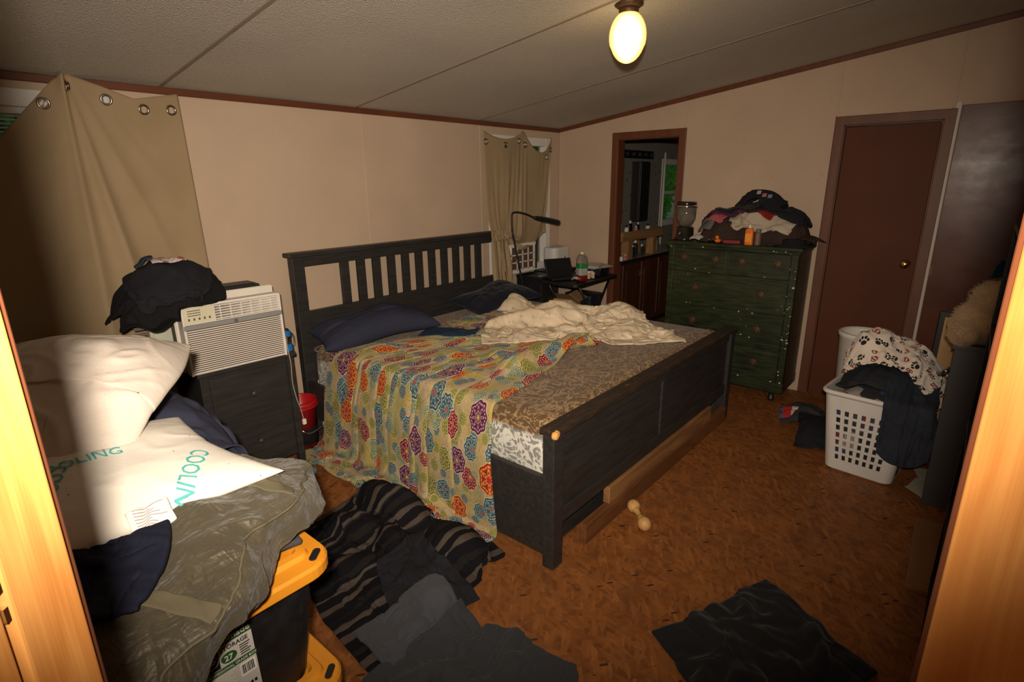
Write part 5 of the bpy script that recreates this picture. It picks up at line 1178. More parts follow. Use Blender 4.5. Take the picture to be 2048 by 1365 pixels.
def m_paw():
    t = T('paw_print_fleece'); uv = t.coord('UV'); vo = t.voro(uv, 14.5, .6, dims='2D'); cx, cy, _ = t.sep(vo.outputs['Position']); px, py, _ = t.sep(uv); r, g_, b_ = t.sep(vo.outputs['Color'])
    dx, dy = px-cx, py-cy; an = r*6.28; ca, sa = an.f('COSINE'), an.f('SINE'); ex, ey = dx*ca+dy*sa, dy*ca-dx*sa
    def disc(ox, oy, rx, ry): a, b2 = (ex-ox)/rx, (ey-oy)/ry; return (a*a+b2*b2) < 1
    paw = disc(0, -.006, .014, .011)
    for ox, oy in ((-.017, .008), (-.006, .017), (.007, .017), (.017, .008)): paw = paw.f('MAXIMUM', disc(ox, oy, .0055, .0075))
    heart = disc(-.008, .006, .012, .012).f('MAXIMUM', disc(.008, .006, .012, .012)).f('MAXIMUM', ((ex.f('ABSOLUTE')+ey.f('ABSOLUTE')) < .019)*(ey < .004))
    stripe = ((ex*420).f('SINE') > -.1); isred = g_ > .52
    c = t.mix(paw*(1-isred), (.70, .61, .52), (.010, .009, .010)); c = t.mix(heart*isred, c, (.02, .01, .01)); hin = disc(-.007, .005, .009, .009).f('MAXIMUM', disc(.007, .005, .009, .009)).f('MAXIMUM', ((ex.f('ABSOLUTE')+ey.f('ABSOLUTE')) < .014)*(ey < .004))
    c = t.mix(hin*isred, c, t.mix(stripe, (.66, .56, .48), (.45, .015, .02))); t.set(Base_Color=c, Roughness=.95, Sheen_Weight=.2); t.bump(t.noise(uv, 200, 2), .2, .002); return t.m
lh.bump(-1.03, -3.08, .29, .26, .24, .52).bump(-1.08, -2.99, .17, .14, .33, .50).blur(3)
o = drape('paw_print_blanket', [(-1.23, -2.87), (-1.25, -3.32), (-.78, -3.34), (-.82, -2.85)], 1.5, m_paw(), lcol, lh, n=96, lift=.05, amp=.06, seed=107, steps=45, thick=.010, waves=4.5, lay=lh, rid=(34, .055), wr=.010)
tag(o, 'white fleece blanket with black paw prints and red hearts topping the laundry', 'blanket')
# white bin behind the basket
bn = thing('waste_bin', 'round white plastic bin standing behind the laundry basket', 'bin', (-.53, -2.875, 0))
MB().lathe([(.0,0),(.105,0),(.11,.01),(.145,.655),(.152,.66),(.152,.685),(.142,.69),(.136,.66),(.10,.015),(.0,.012)], n=32).build('tub', M_BASK, bn, smooth=True)
# floor clothes beside the basket
gh = HM(-1.4, .0, -3.3, -2.2, 0).bump(-.62, -2.60, .22, .16, .10).bump(-.85, -2.72, .2, .14, .11).blur(2)
heap('grey_sweater', [(-.80, -2.48), (-.72, -2.76), (-.42, -2.74), (-.45, -2.46)], 1.3, fabric('slate_knit', (.045, .047, .050)), 'slate grey sweater on the floor between the dresser and the bin', 'sweater', 111, gh, [col_floor(.008)])
heap('black_trousers', [(-1.10, -2.66), (-1.02, -2.86), (-.70, -2.82), (-.74, -2.60)], 1.3, M_BLK2, 'black trousers on the floor beside the laundry basket', 'trousers', 112, gh, [col_floor(.008)])
M_RWB = (lambda t: (t.set(Base_Color=t.ramp(t.sep(t.coord('UV'))[0], [(0,(.02,.10,.26)),(.03,(.42,.02,.015)),(.10,(.58,.50,.44)),(.15,(.45,.30,.20)),(.2,(.4,.02,.02))], 'CONSTANT'), Roughness=.9), t.m)[1])(T('red_white_blue_print'))
heap('printed_shirt', [(-.80, -2.47), (-.77, -2.58), (-.66, -2.58), (-.68, -2.47)], 1.25, M_RWB, 'red, white and blue printed cloth on the floor by the dresser foot', 'cloth', 113, gh, [col_floor(.008)], n=24)

# ------------------------------------------------------------------ furniture along the front wall
M_GREYP = plain('charcoal_laminate', (.050, .050, .052), .5, var=.08)
cb_ = thing('media_cabinet', 'charcoal cabinet with a furry toy on it beside the laundry basket', 'cabinet', (-1.05, -3.62, 0))
for a in (-.30, .272): MB().box((a, -.28, .0), (a+.028, .27, .86)).build('side_panel', M_GREYP, cb_, bevel=.003)
MB().box((-.31, -.28, .86), (.31, .28, .885)).build('top', M_GREYP, cb_, bevel=.003)
for z in (.05, .45): MB().box((-.272, -.28, z), (.272, .25, z+.022)).build('shelf', M_GREYP, cb_)
MB().box((-.272, -.285, .05), (.272, -.28, .86)).build('back_panel', M_GREYP, cb_)
for z0, z1 in ((.09, .44), (.48, .85)): d = MB().box((-.268, .25, z0), (.268, .268, z1)).build('door', M_GREYP, cb_, bevel=.003); MB().tube([(-.05, .28, (z0+z1)/2), (.05, .28, (z0+z1)/2)], .006).build('handle', M_CHROME, d)
bs_ = thing('bookcase', 'tall black bookcase against the front wall, close to the entry door', 'bookcase', (-2.55, -3.69, 0))
for a in (-.42, .40): MB().box((a, -.25, 0), (a+.02, .25, 1.52)).build('side_panel', M_BLACK, bs_, bevel=.002)
for z in (.06, .42, .78, 1.14, 1.50): MB().box((-.40, -.25, z), (.40, .25, z+.02)).build('shelf', M_BLACK, bs_)
MB().box((-.40, -.255, 0), (.40, -.25, 1.52)).build('back_panel', M_BLACK, bs_)
# plush bear, seen from the side
def m_fur():
    t = T('honey_plush'); co = t.coord(); n = t.noise(t.coord(scale=(1,1,.4)), 160, 3); b_ = t.noise(co, 12, 3)
    t.set(Base_Color=t.mix(n*.6, t.ramp(b_, [(.3, (.46, .29, .14)), (.7, (.62, .43, .24))]), (.34, .19, .08)), Roughness=1, Sheen_Weight=.4, Specular_IOR_Level=.05); t.bump(n, 1.0, .012); return t.m
def blob(nm, ells, mat, parent, vox=.012):
    mb = MB()
    for c, r, rz in ells:
        n, m = 20, 14; M = Matrix.Translation(c) @ Matrix.Rotation(rz, 4, 'Z')
        mb.loft([[M @ Vector((r[0]*math.cos(2*PI*k/n)*math.sin(PI*j/m), r[1]*math.sin(2*PI*k/n)*math.sin(PI*j/m), -r[2]*math.cos(PI*j/m))) for k in range(n)] for j in range(1, m)])
    o = mb.build(nm, mat, parent, smooth=True)
    d = o.modifiers.new('remesh', 'REMESH'); d.mode = 'VOXEL'; d.voxel_size = vox; d.use_smooth_shade = True
    d = o.modifiers.new('smooth', 'SMOOTH'); d.factor = .5; d.iterations = 6
    return o
tb = thing('plush_bear', 'honey coloured furry stuffed bear slumped on the charcoal cabinet', 'stuffed toy', (-1.25, -3.42, .886))
M_FUR = m_fur()
bb = blob('body', [((.02, -.02, .10), (.15, .13, .115), 0), ((-.02, -.05, .22), (.12, .11, .09), 0), ((-.10, .05, .06), (.09, .055, .055), .5), ((.10, .06, .06), (.10, .055, .055), -.4), ((-.06, -.13, .15), (.05, .08, .05), .3)], M_FUR, tb)
# fur strands
rb = np.random.default_rng(2); fs = MB()
for c, r in (((.02, -.02, .10), (.15, .13, .115)), ((-.02, -.05, .22), (.12, .11, .09)), ((-.10, .05, .06), (.09, .055, .055))):
    d = rb.normal(size=(1500, 3)); d /= np.linalg.norm(d, axis=1)[:, None]
    for q in d:
        p = Vector(c)+Vector((q[0]*r[0], q[1]*r[1], q[2]*r[2]))*.97
        if p.z < .01: continue
        nn = Vector(q)+Vector(rb.normal(0, .35, 3))+Vector((0, 0, -.4)); nn.normalize(); s_ = nn.orthogonal().normalized()*.0011; e = p+nn*.020
        fs.add([p-s_, p+s_, e], [(0, 1, 2)])
fo_ = fs.build('fur', M_FUR, bb); fo_['kind'] = 'stuff'
ear = MB()
for sx in (-1, 1): MB().lathe([(.001,-.014),(.03,-.010),(.036,0),(.03,.010),(.001,.014)], (0,0,0), 16).build('ear', M_FUR, tb, smooth=True).matrix_local = Matrix.Translation((-.02+sx*.07, -.06, .30)) @ Matrix.Rotation(PI/2, 4, 'X')
for sx in (-1, 1): MB().lathe([(.001,-.008),(.008,0),(.001,.008)], (-.02+sx*.04, .055, .245), 10).build('eye', M_BLACK, tb, smooth=True)
MB().lathe([(.001,-.01),(.014,0),(.001,.01)], (-.02, .065, .215), 12).build('nose', M_BLACK, tb, smooth=True)
chm = HM(-1.6, -.7, -3.95, -3.3, .887).bump(-1.22, -3.50, .14, .12, .30, .887).bump(-1.0, -3.50, .14, .14, .38, .887).blur(2)
heap('knit_hat', [(-1.33, -3.36), (-1.32, -3.54), (-1.12, -3.56), (-1.12, -3.38)], 1.2, M_BLK2, 'dark knit hat lying on top of the plush bear', 'hat', 121, chm, [], n=26)
heap('rust_scarf', [(-1.24, -3.40), (-1.22, -3.62), (-1.04, -3.64), (-1.06, -3.42)], 1.3, fabric('rust_wool', (.16, .05, .025)), 'rust scarf bunched behind the plush bear', 'scarf', 122, chm, [], n=26)
heap('navy_jacket', [(-1.08, -3.42), (-1.08, -3.66), (-.86, -3.66), (-.88, -3.40)], 1.3, M_TEAL, 'blue jacket heaped at the back of the charcoal cabinet', 'jacket', 123, chm, [], n=28)
pb = thing('paper_bag', 'tan paper bag standing on the cabinet behind the bear', 'bag', (-.92, -3.58, .887))
MB().loft([[(x, y, z) for x, y in rrect(.10*k, .07*k, .008, 2)] for k, z in ((1,0),(1,.38),(.97,.55))], cap=False).build('sides', plain('kraft_paper', (.30, .19, .10), .8, bump=.4, bscale=20), pb, solid=.002)
# framed picture and board leaning by the cabinet
pf = thing('picture_frame', 'black framed picture leaning between the laundry and the charcoal cabinet', 'picture', (-.52, -3.41, .0))
MB().cbox((0, 0, .44), (.03, .34, .88)).build('frame', M_BLACK, pf, bevel=.004); MB().cbox((-.017, 0, .46), (.004, .28, .78)).build('print', plain('tan_picture', (.45, .26, .10), .5, var=.2), pf)
tag(MB().tube([(-1.34, -3.33, .735), (-1.30, -3.345, .735)], .012, 10).tube([(-1.40, -3.315, .735), (-1.34, -3.33, .735)], .007, 10).build('flashlight', M_CHROME, bevel=.001), 'small silver flashlight resting against the cabinet', 'flashlight')
tag(MB().cbox((-1.86, -3.42, .012), (.62, .13, .022), rz=.03).build('floor_plank', wood('tan_plank', (.22, .10, .04), (.32, .16, .07), 'X', 6), bevel=.002), 'tan plank lying on the floor by the black bookcase', 'plank')
for i, (x, y, r) in enumerate(((-.98, -3.335, .3), (-1.14, -3.33, -.2), (-1.24, -3.345, .8))): tag(MB().cbox((x, y, .004+.003*i), (.14, .08, .003), rz=r).build('paper_scrap', plain('scrap_paper', (.42, .38, .30), .8)), ('paper scrap on the floor farthest in, beside the laundry basket', 'middle paper scrap on the floor between the laundry basket and the cabinet', 'paper scrap on the floor by the front corner of the charcoal cabinet')[i], 'paper', 'paper scraps beside the basket')

# ------------------------------------------------------------------ ceiling globe lamp
LX, LY = -2.265, -1.99; LZ = hc(LY)
lp = thing('ceiling_lamp', 'glowing frosted globe lamp on a brass holder under the sloped ceiling', 'lamp', (LX, LY, LZ))
MB().lathe([(.0,.006),(.062,.004),(.064,-.008),(.050,-.018),(.040,-.022),(.0,-.022)], n=28).build('canopy', M_OLDBR, lp, smooth=True)
MB().lathe([(.042,-.020),(.044,-.030),(.040,-.050),(.030,-.054)], n=28).build('holder', M_OLDBR, lp, smooth=True)
M_GLOBE = T('glowing_globe'); 
lw = M_GLOBE.node('LayerWeight', {'Blend': .38}); col_ = M_GLOBE.ramp(V(M_GLOBE.t, lw.outputs['Facing']), [(.08, (1, .82, .45)), (.40, (1, .62, .16)), (.85, (1, .42, .04))])
M_GLOBE.set(Base_Color=(.85, .70, .45), Emission_Color=col_, Emission_Strength=(V(M_GLOBE.t, lw.outputs['Facing'])*-1+1)*1.5+.9, Roughness=.25); M_GLOBE = M_GLOBE.m
R = .083
MB().lathe([(.030,-.050)]+[(R*math.sin(a)*(.96 if a > 2 else 1), -.050-.085+.108*math.cos(a)) for a in np.linspace(.42, PI-.01, 16)], n=32).build('globe', M_GLOBE, lp, smooth=True)
bl_ = bpy.data.lights.new('lamp_bulb', 'POINT'); bl_.energy = 1.5; bl_.color = (1, .58, .2); bl_.shadow_soft_size = .08
bo = bpy.data.objects.new('lamp_bulb', bl_); COL.objects.link(bo); bo.location = (LX, LY, LZ-.245)

# ------------------------------------------------------------------ far window corner
ac2 = thing('window_air_conditioner', 'small white air conditioner fitted in the far window behind the curtain', 'air conditioner', (-.765, -.15, .855))
MB().box((-.19, 0, 0), (.19, .28, .27)).build('case', M_AC, ac2, bevel=.006)
MB().box((-.16, -.002, .03), (.16, .003, .24)).build('grille_back', M_ACD, ac2)
for i in range(5): MB().box((-.17+i*.08, -.006, .03), (-.158+i*.08, .004, .245)).build('grille_bar', M_AC, ac2)
for i in range(3): MB().box((-.17, -.006, .03+i*.068), (.162, .004, .040+i*.068)).build('grille_bar', M_AC, ac2)
MB().box((-.19, -.004, .245), (.19, .004, .27)).build('top_strip', M_AC, ac2)
tag(MB().box((-.565, -.06, .85), (-.43, -.035, 1.16)).build('foam_panel', plain('dark_foam', (.025, .027, .026), .9, bump=.4), bevel=.004), 'dark foam panel filling the window gap beside the small air conditioner', 'panel')
for i in range(6): pass
bc = thing('black_cabinet', 'low black cabinet under the far window beside the bed', 'cabinet', (-.62, -.20, 0))
MB().box((-.115, -.14, 0), (.10, .15, .80)).build('body', M_BLACK, bc, bevel=.006); MB().box((-.125, -.15, .80), (.11, .15, .825)).build('top', M_BLACK, bc, bevel=.004)
for z in (.15, .48): MB().box((-.105, -.148, z), (.09, -.138, z+.30)).build('drawer', M_BLACK, bc, bevel=.003)
for i, (x, y, r) in enumerate(((-.69, -.31, .1), (-.58, -.30, .25))): tag(MB().cbox((x, y, .829), (.075, .03, .008), rz=r).build('remote_control', plain('grey_remote', (.22, .22, .21), .4), bevel=.003), ('grey remote control on the black cabinet, on the side of the bed', 'grey remote control on the black cabinet, on the side of the humidifier stand')[i], 'remote control', 'remotes on the black cabinet')
st = thing('corner_stand', 'black stand in the room corner carrying the white humidifier', 'stand', (-.245, -.155, 0))
MB().box((-.20, -.12, .80), (.20, .13, .83)).build('top', M_BLACK, st, bevel=.004)
for a in (-.18, .16):
    for c in (-.10, .10): MB().box((a, c, 0), (a+.025, c+.025, .80)).build('leg', M_BLACK, st)
hu = thing('humidifier', 'tall white humidifier standing in the room corner beside the window', 'humidifier', (-.25, -.16, .831))
MB().loft([[(x, y, z) for x, y in rrect(.135*k, .085*k, .06*k, 8)] for k, z in ((.93,0),(1,.01),(1,.20),(.98,.212),(.92,.216))]).build('tank', plain('humidifier_white', (.62, .61, .58), .3, var=.03), hu, smooth=False, bevel=.003)
MB().lathe([(.0,.216),(.045,.216),(.05,.222),(.03,.228),(.0,.226)], n=20).build('lid', plain('humidifier_grey', (.35, .34, .32), .35), hu)
MB().box((.02, -.0875, .05), (.03, -.084, .13)).build('water_window', M_BLACK, hu)
# folding tray table
tt = thing('tray_table', 'black folding tray table crowded with bottles and papers', 'table', (-.40, -.53, 0))
MB().loft([[(x, y, z) for x, y in rrect(.36-i, .22-i, .05, 5)] for i, z in ((.006,.770),(0,.776),(0,.800),(.012,.803),(.016,.796),(.3,.795))]).build('tray', M_BLACK, tt)
M_LEG = plain('black_steel_tube', (.030, .029, .028), .35, .6)
for sy in (-.17, .17):
    for sx in (-1, 1): MB().tube([(sx*.28, sy+sx*.012, .0), (sx*.02, sy+sx*.012, .42), (-sx*.24, sy+sx*.012, .77)], .010, 10).build('leg', M_LEG, tt, smooth=True)
for sx in (-1, 1): MB().tube([(sx*.27, -.17+sx*.012, .03), (sx*.27, .17+sx*.012, .03)], .008, 8).build('crossbar', M_LEG, tt, smooth=True)
TZ = .8045
tb_ = thing('tablet_case', 'black padded tablet case propped up on the tray table', 'case', (-.565, -.44, TZ), -.5)
MB().cbox((0, .05, .085), (.27, .022, .19), rx=-.42).build('screen_half', plain('black_leatherette', (.010, .010, .011), .28, bump=.3), tb_, bevel=.008); MB().cbox((0, -.03, .010), (.27, .17, .016)).build('keyboard_half', M_BLACK, tb_, bevel=.004)
JS = 1.22
jb = thing('juice_bottle', 'clear plastic bottle with a green label and red juice at the bottom', 'bottle', (-.565, -.668, TZ), -.5)
M_JUICE = plain('red_juice', (.16, .006, .010), .15); M_PET = T('clear_pet'); M_PET.set(Base_Color=(.62, .56, .48), Roughness=.08, Transmission_Weight=.8, IOR=1.2); M_PET = M_PET.m
MB().loft([[(x, y, z) for x, y in rrect(.036*k, .036*k, .015*k, 4)] for k, z in ((.9,0),(1,.006),(1,.042))]).build('juice', M_JUICE, jb, smooth=True)
MB().loft([[(x, y, z) for x, y in rrect(.036*k, .036*k, .018*k, 4)] for k, z in ((1,.042),(1,.150),(.96,.165),(.75,.185),(.36,.196))]).build('bottle', M_PET, jb, smooth=True)
MB().loft([[(x, y, z) for x, y in rrect(.0368, .0368, .018, 4)] for z in (.046, .095)], cap=False).build('label', plain('pale_label', (.34, .34, .33), .5, var=.2, vscale=40), jb)
MB().loft([[(x, y, z) for x, y in rrect(.0369, .0369, .018, 4)] for z in (.095, .128)], cap=False).build('label_band', plain('green_label', (.015, .20, .04), .5), jb)
MB().lathe([(.014,.195),(.014,.212),(.0,.213)], n=16).build('cap', M_WHP, jb); jb.scale = (JS, JS, JS)
M_AMB = plain('pill_amber', (.58, .40, .24), .4)
for i, (x, y, s_) in enumerate(((-.435, -.655, 1.25), (-.385, -.675, .95), (-.345, -.635, 1.0))):
    bottle('pill_bottle', ('wide tan pill bottle with white cap on the tray table', 'narrow tan pill bottle in front of the papers on the tray table', 'tan pill bottle tucked behind the narrow one on the tray table')[i], (x, y, TZ), [(.0,0),(.016*s_,0),(.016*s_,.040*s_),(.013*s_,.044*s_),(.0,.044*s_)], M_AMB, [(.017*s_,.044*s_),(.017*s_,.056*s_),(.0,.057*s_)], M_WHP, 16)
heap('tissue', [(-.665, -.615), (-.655, -.68), (-.59, -.68), (-.59, -.62)], 1.3, fabric('white_tissue', (.5, .46, .4)), 'crumpled white tissue at the tray table edge', 'tissue', 131, HM(-1, .1, -1, 0, TZ).bump(-.63, -.65, .035, .035, .03, TZ), [], n=16)
bx = tag(MB().cbox((-.17, -.58, TZ+.035), (.20, .17, .07), rz=.1).build('black_box', M_BLACK, bevel=.006), 'black box under the papers on the tray table', 'box')
for i in range(6): tag(MB().cbox((-.17-.012*i+.02*(i % 2), -.57+.006*i, TZ+.072+.0042*i), (.27, .19, .004), rz=.12*i-.2, rx=.02).build('envelope', plain('envelope_%d' % (i % 3), ((.52,.47,.42), (.45,.40,.38), (.58,.55,.52))[i % 3], .7, var=.03)), ('bottom', 'second lowest', 'third lowest', 'third from top', 'second from top', 'topmost')[i]+' envelope of the paper stack on the black box', 'envelope', 'papers on the tray table')
tag(MB().lathe([(.0,0),(.006,0),(.006,.085),(.004,.092),(.0,.093)], (-.285, -.69, TZ), 12).build('silver_pen', M_CHROME, smooth=True), 'upright silver tube in front of the black box on the tray table', 'pen')
M_CARD = plain('cardboard', (.40, .23, .10), .8, var=.08)
cbx = thing('cardboard_box', 'brown cardboard box on the floor under the tray table', 'box', (-.42, -.36, 0), .25); MB().box((-.12, -.14, 0), (.12, .14, .60)).build('carton', M_CARD, cbx, bevel=.003); MB().cbox((.0, -.16, .62), (.22, .13, .004), rx=.5).build('flap', M_CARD, cbx)
tag(MB().loft([[(x-.14, y-.42, z) for x, y in rrect(.115*k, .15*k, .03, 3)] for k, z in ((.92,0),(1,.55),(1.04,.56),(1.04,.60),(.9,.605))]).build('black_bin', plain('navy_black_plastic', (.010, .013, .022), .5)), 'blue-black bin beside the cardboard box under the tray table', 'bin')
# gooseneck floor lamp
gl = thing('gooseneck_lamp', 'black gooseneck floor lamp bending over the headboard end', 'lamp', (-.805, -.22, 0))
MB().lathe([(.0,0),(.055,0),(.055,.018),(.02,.026),(.0,.026)], n=24).build('base', M_BLACK, gl)
MB().tube([(0, 0, .02), (-.03, .0, .7), (-.155, .02, 1.22), (-.165, .02, 1.26)], .009, 10).build('pole', M_BLACK, gl, smooth=True)
MB().tube(smooth_path([(-.165, .02, 1.26), (-.170, .02, 1.36), (-.155, .02, 1.405), (-.10, .0, 1.41), (0, -.02, 1.385), (.08, -.03, 1.355)]), .008, 10).build('gooseneck', M_BLACK, gl, smooth=True)
MB().tube(smooth_path([(.08, -.03, 1.355), (.14, -.035, 1.345), (.30, -.05, 1.315), (.42, -.06, 1.290)], 4), [.010, .014, .018, .020, .022, .024, .025, .026, .0265, .027, .027, .026, .024], 14).build('lamp_head', M_BLACK, gl, smooth=True)

# ------------------------------------------------------------------ bathroom beyond the doorway
def m_paper():
    t = T('floral_wallpaper'); co = t.coord(); vo = t.voro(co, 11, .5); k = (V(t.t, vo.outputs['Distance'])+t.noise(co, 50, 2)*.3 < .34)
    t.set(Base_Color=t.mix(k*.8, (.22, .21, .18), (.07, .05, .04)), Roughness=.7); return t.m
M_PAPER = m_paper()
bp = MB()
for a, c, lo, hi in rects(.104, 3.5, 0, H0+.02, (WIN_B,)): bp.box((a, -.004, lo), (c, .11, hi))
struct(bp.build('wall_bath_back', M_PAPER))
b = MB(); side_prism(b, -1.95, 0, 0, None, 3.5, 3.6); struct(b.build('wall_bath_far', M_PAPER))
b = MB(); b.box((.104, -2.05, 0), (3.5, -1.95, 2.45)); struct(b.build('wall_bath_front', M_PAPER))
b = MB()
for lo_, hi_, z0, z1 in rects(-1.95, 0, 0, 9, (D1,)): side_prism(b, lo_, hi_, z0, None if z1 > 8 else z1, .1005, .104)
struct(b.build('wall_bath_side', M_PAPER))
struct(MB().box((.104, -.018, H0-.04), (3.5, -.004, H0)).build('trim_4', M_TRIM)); 
M_VAN = wood('cherry_vanity', (.060, .020, .010), (.10, .034, .015), 'Z', 6, .4)
vn = thing('bathroom_vanity', 'dark cherry bathroom vanity with a black edged counter', 'vanity', (1.2, -.28, 0))
part(hb_((.42, -.50, .09), (2.15, -.012, .845)), 'cabinet', M_VAN, vn, bevel=.004); part(hb_((.46, -.44, 0), (2.15, -.012, .09)), 'kick', M_BLACK, vn)
part(hb_((.40, -.53, .845), (2.17, -.006, .852)), 'counter', plain('tan_laminate', (.36, .30, .20), .35), vn); part(hb_((.398, -.534, .822), (2.17, -.526, .853)).box((.396, -.534, .822), (.404, -.01, .853)), 'counter_edge', M_BLACK, vn)
for i in range(4):
    d = part(hb_((.47+i*.415, -.515, .14), (.47+i*.415+.385, -.498, .80)), 'door', M_VAN, vn, bevel=.006); e = part(hb_((.53+i*.415, -.519, .20), (.53+i*.415+.265, -.513, .74)), 'raised_panel', M_VAN, vn, bevel=.005)
    k = part(MB().lathe([(.0,0),(.012,0),(.014,.012),(.0,.02)], n=12), 'knob', M_OLDBR, vn) if False else MB().cbox((0, 0, 0), (.012, .02, .07)).build('handle', M_OLDBR, d, bevel=.004); k.location = Vector((.47+i*.415+(.35 if i % 2 == 0 else .035), -.525, .68))-vn.location
M_RISE = wood('raw_pine_riser', (.26, .13, .05), (.38, .21, .09), 'X', 6, .6)
rs = thing('counter_riser', 'homemade wooden riser shelf standing on the bathroom counter', 'shelf', (.9, -.35, .853))
part(hb_((.43, -.50, 1.055), (1.36, -.22, 1.085)), 'board', M_RISE, rs, bevel=.003); part(hb_((.43, -.515, 1.05), (1.36, -.50, 1.15)), 'front_rail', M_RISE, rs, bevel=.003); part(hb_((.415, -.515, 1.05), (.43, -.22, 1.15)), 'end_rail', M_RISE, rs, bevel=.003)
for a in (.56, 1.13):
    for c in (-.51, -.30): part(hb_((a, c, .854), (a+.095, c+.085, 1.055)), 'leg', M_RISE, rs, bevel=.003)
specs = [(.50, -.40, 1.086, .022, .15, M_CHROME, 'tall silver can'), (.60, -.38, 1.086, .020, .19, plain('grey_can', (.35,.34,.33), .35, .4), 'tall grey spray can'), (.67, -.42, 1.086, .024, .12, M_WHP, 'white lotion bottle'), (.78, -.40, 1.086, .026, .16, M_GLASS, 'clear glass bottle'), (.88, -.42, 1.086, .020, .10, plain('pink_plastic', (.50,.22,.20), .4), 'small pink jar'), (1.00, -.38, 1.086, .018, .13, M_CHROME, 'slim chrome bottle'), (1.20, -.40, 1.086, .026, .10, M_WHP, 'white jar with a wide cap'),
         (.46, -.48, .854, .028, .055, M_WHP, 'squat white jar on the counter'), (.52, -.50, .854, .020, .06, plain('rose_jar', (.45,.16,.14), .4), 'white and rose jar'), (.80, -.42, .854, .045, .13, M_BLACK, 'round black bottle'), (.92, -.40, .854, .030, .17, M_BLACK, 'tall black bottle'), (1.00, -.44, .854, .022, .12, M_GLASS, 'small clear bottle'), (1.5, -.35, .854, .03, .16, M_WHP, 'white pump bottle'), (1.6, -.30, .854, .035, .12, plain('pale_grey_bottle', (.4,.39,.37), .4), 'pale grey bottle')]
for x, y, z, r, h, m, d in specs:
    bottle('toiletry_bottle', d+(' on the wooden riser in the bathroom' if z > 1 else ' beside the riser on the bathroom counter'), (x, y, z), [(.0,0),(r,0),(r,h*.72),(r*.55,h*.82),(.0,h*.82)], m, [(r*.5,h*.82),(r*.5,h),(.0,h)], M_WHP if m is not M_WHP else M_CHROME, 14)
heap('dark_cloth', [(.47, -.36), (.70, -.36), (.70, -.22), (.47, -.22)], 1.2, M_BLK2, 'dark cloth on the wooden riser in the bathroom', 'cloth', 141, HM(.2, 1.2, -.8, .2, 1.086).bump(.58, -.29, .10, .07, .13, 1.086), [], n=20)
mr = thing('wall_cabinet', 'tall narrow dark cabinet hung on the floral wallpaper over the vanity', 'cabinet', (1.61, -.012, 1.18)); M_DKC = plain('dark_cabinet', (.022, .020, .017), .3)
MB().box((-.12, -.10, 0), (.12, .004, .70)).build('body', M_DKC, mr, bevel=.003); d = MB().box((-.115, -.116, .01), (.115, -.101, .69)).build('door', M_DKC, mr, bevel=.003)
MB().lathe([(.001,-.009),(.008,-.005),(.010,0),(.008,.005),(.001,.009)], (.095, -.126, .42), 12).build('knob', M_CHROME, d, smooth=True)  # chrome knob added so the flash leaves a bright speck here
lb = thing('vanity_light_bar', 'dark vanity light bar with a row of unlit globes', 'light fixture', (1.52, -.012, 1.96)); MB().box((-.38, -.05, -.045), (.40, .004, .045)).build('bar', plain('bronze_bar', (.03, .022, .016), .3, .6), lb, bevel=.004)
for i in range(5): MB().lathe([(.001,-.030),(.017,-.026),(.028,-.010),(.030,.0),(.027,.013),(.017,.026),(.001,.030)], (-.30+i*.15, -.075, 0), 16).build('bulb', plain('smoked_bulb', (.05, .045, .04), .08, .5), lb, smooth=True)
tag(MB().tube([(2.255, -.06, .60), (2.255, -.06, 2.0)], .014, 12).build('shower_pole', M_WHP, smooth=True), 'white upright pole beside the bathroom window', 'pole')
# towel by the vanity foot
heap('grey_towel', [(.28, -.70), (.62, -.72), (.62, -.58), (.28, -.56)], 1.25, fabric('slate_towel', (.07, .08, .10)), 'slate towel heaped on the bathroom floor inside the doorway', 'towel', 143, HM(0, 1, -1, 0, 0).bump(.45, -.64, .2, .1, .28).blur(1), [], n=30)

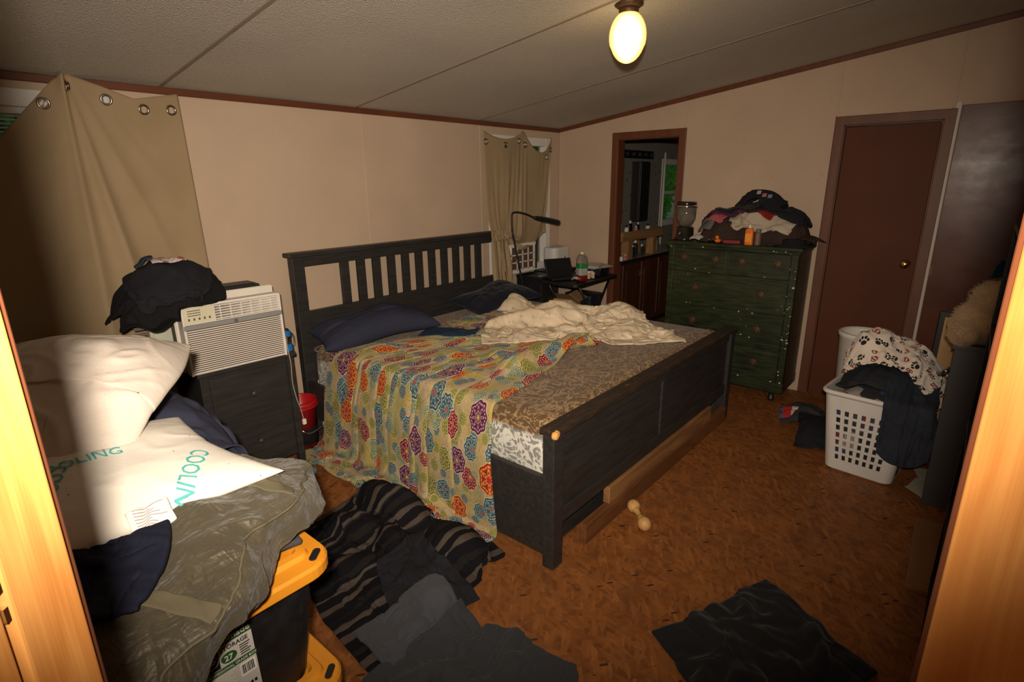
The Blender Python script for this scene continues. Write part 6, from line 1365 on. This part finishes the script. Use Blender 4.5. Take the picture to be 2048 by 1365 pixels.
# ------------------------------------------------------------------ trees outside the windows
def m_leaf():
    t = T('green_leaf'); oi = t.node('ObjectInfo'); co = t.coord(); n = t.noise(co, 9, 2)
    t.set(Base_Color=t.ramp(n, [(.3, (.07, .26, .04)), (.7, (.22, .58, .11))]), Roughness=.5)
    tr_ = t.node('BsdfTranslucent', {'Color': (.24, .62, .09)}); mx = t.node('MixShader', {0: .4}); out = t.t.nodes['Material Output']
    t.t.links.new(t.b.outputs[0], mx.inputs[1]); t.t.links.new(tr_.outputs[0], mx.inputs[2]); t.t.links.new(mx.outputs[0], out.inputs[0]); return t.m
M_LEAFG = m_leaf(); M_BARK = plain('bark', (.10, .07, .05), .9, bump=.6)
def tree(x, y, lab, seed):
    root = thing('leafy_tree', lab, 'tree', (x, y, -.6)); r = np.random.default_rng(seed)
    MB().tube([(0, 0, 0), (.05, .02, 1.2), (-.03, .05, 2.4), (.0, .0, 3.4)], [.09, .07, .05, .02], 10).build('trunk', M_BARK, root, smooth=True)
    n = 9000; d = r.normal(size=(n, 3)); d /= np.linalg.norm(d, axis=1)[:, None]; rad = r.uniform(.55, 1, (n, 1))**.5; c = d*rad*np.array([1.15, .8, 1.45])+np.array([0, 0, 2.4])
    a = r.normal(size=(n, 3)); a /= np.linalg.norm(a, axis=1)[:, None]; b_ = np.cross(a, r.normal(size=(n, 3))); b_ /= np.linalg.norm(b_, axis=1)[:, None]; s_ = r.uniform(.05, .10, (n, 1))
    v = np.stack([c-a*s_, c+b_*s_*.5, c+a*s_, c-b_*s_*.5], 1).reshape(-1, 3); f = np.arange(n*4).reshape(-1, 4)
    o = MB().add(v.tolist(), f.tolist()).build('foliage', M_LEAFG, root); o['kind'] = 'stuff'
tree(3.0, 1.2, 'leafy green tree close outside the bathroom window', 1); tree(-4.6, 2.0, 'leafy green tree outside the window by the entry', 2); tree(5.5, 1.7, 'leafy green tree further back outside the bathroom window', 3); tree(4.3, 3.9, 'leafy green tree behind the near one outside the bathroom window', 4)
struct(MB().box((-12, .12, -.7), (14, 14, -.6)).build('ground', plain('grass_ground', (.06, .11, .03), .9)))
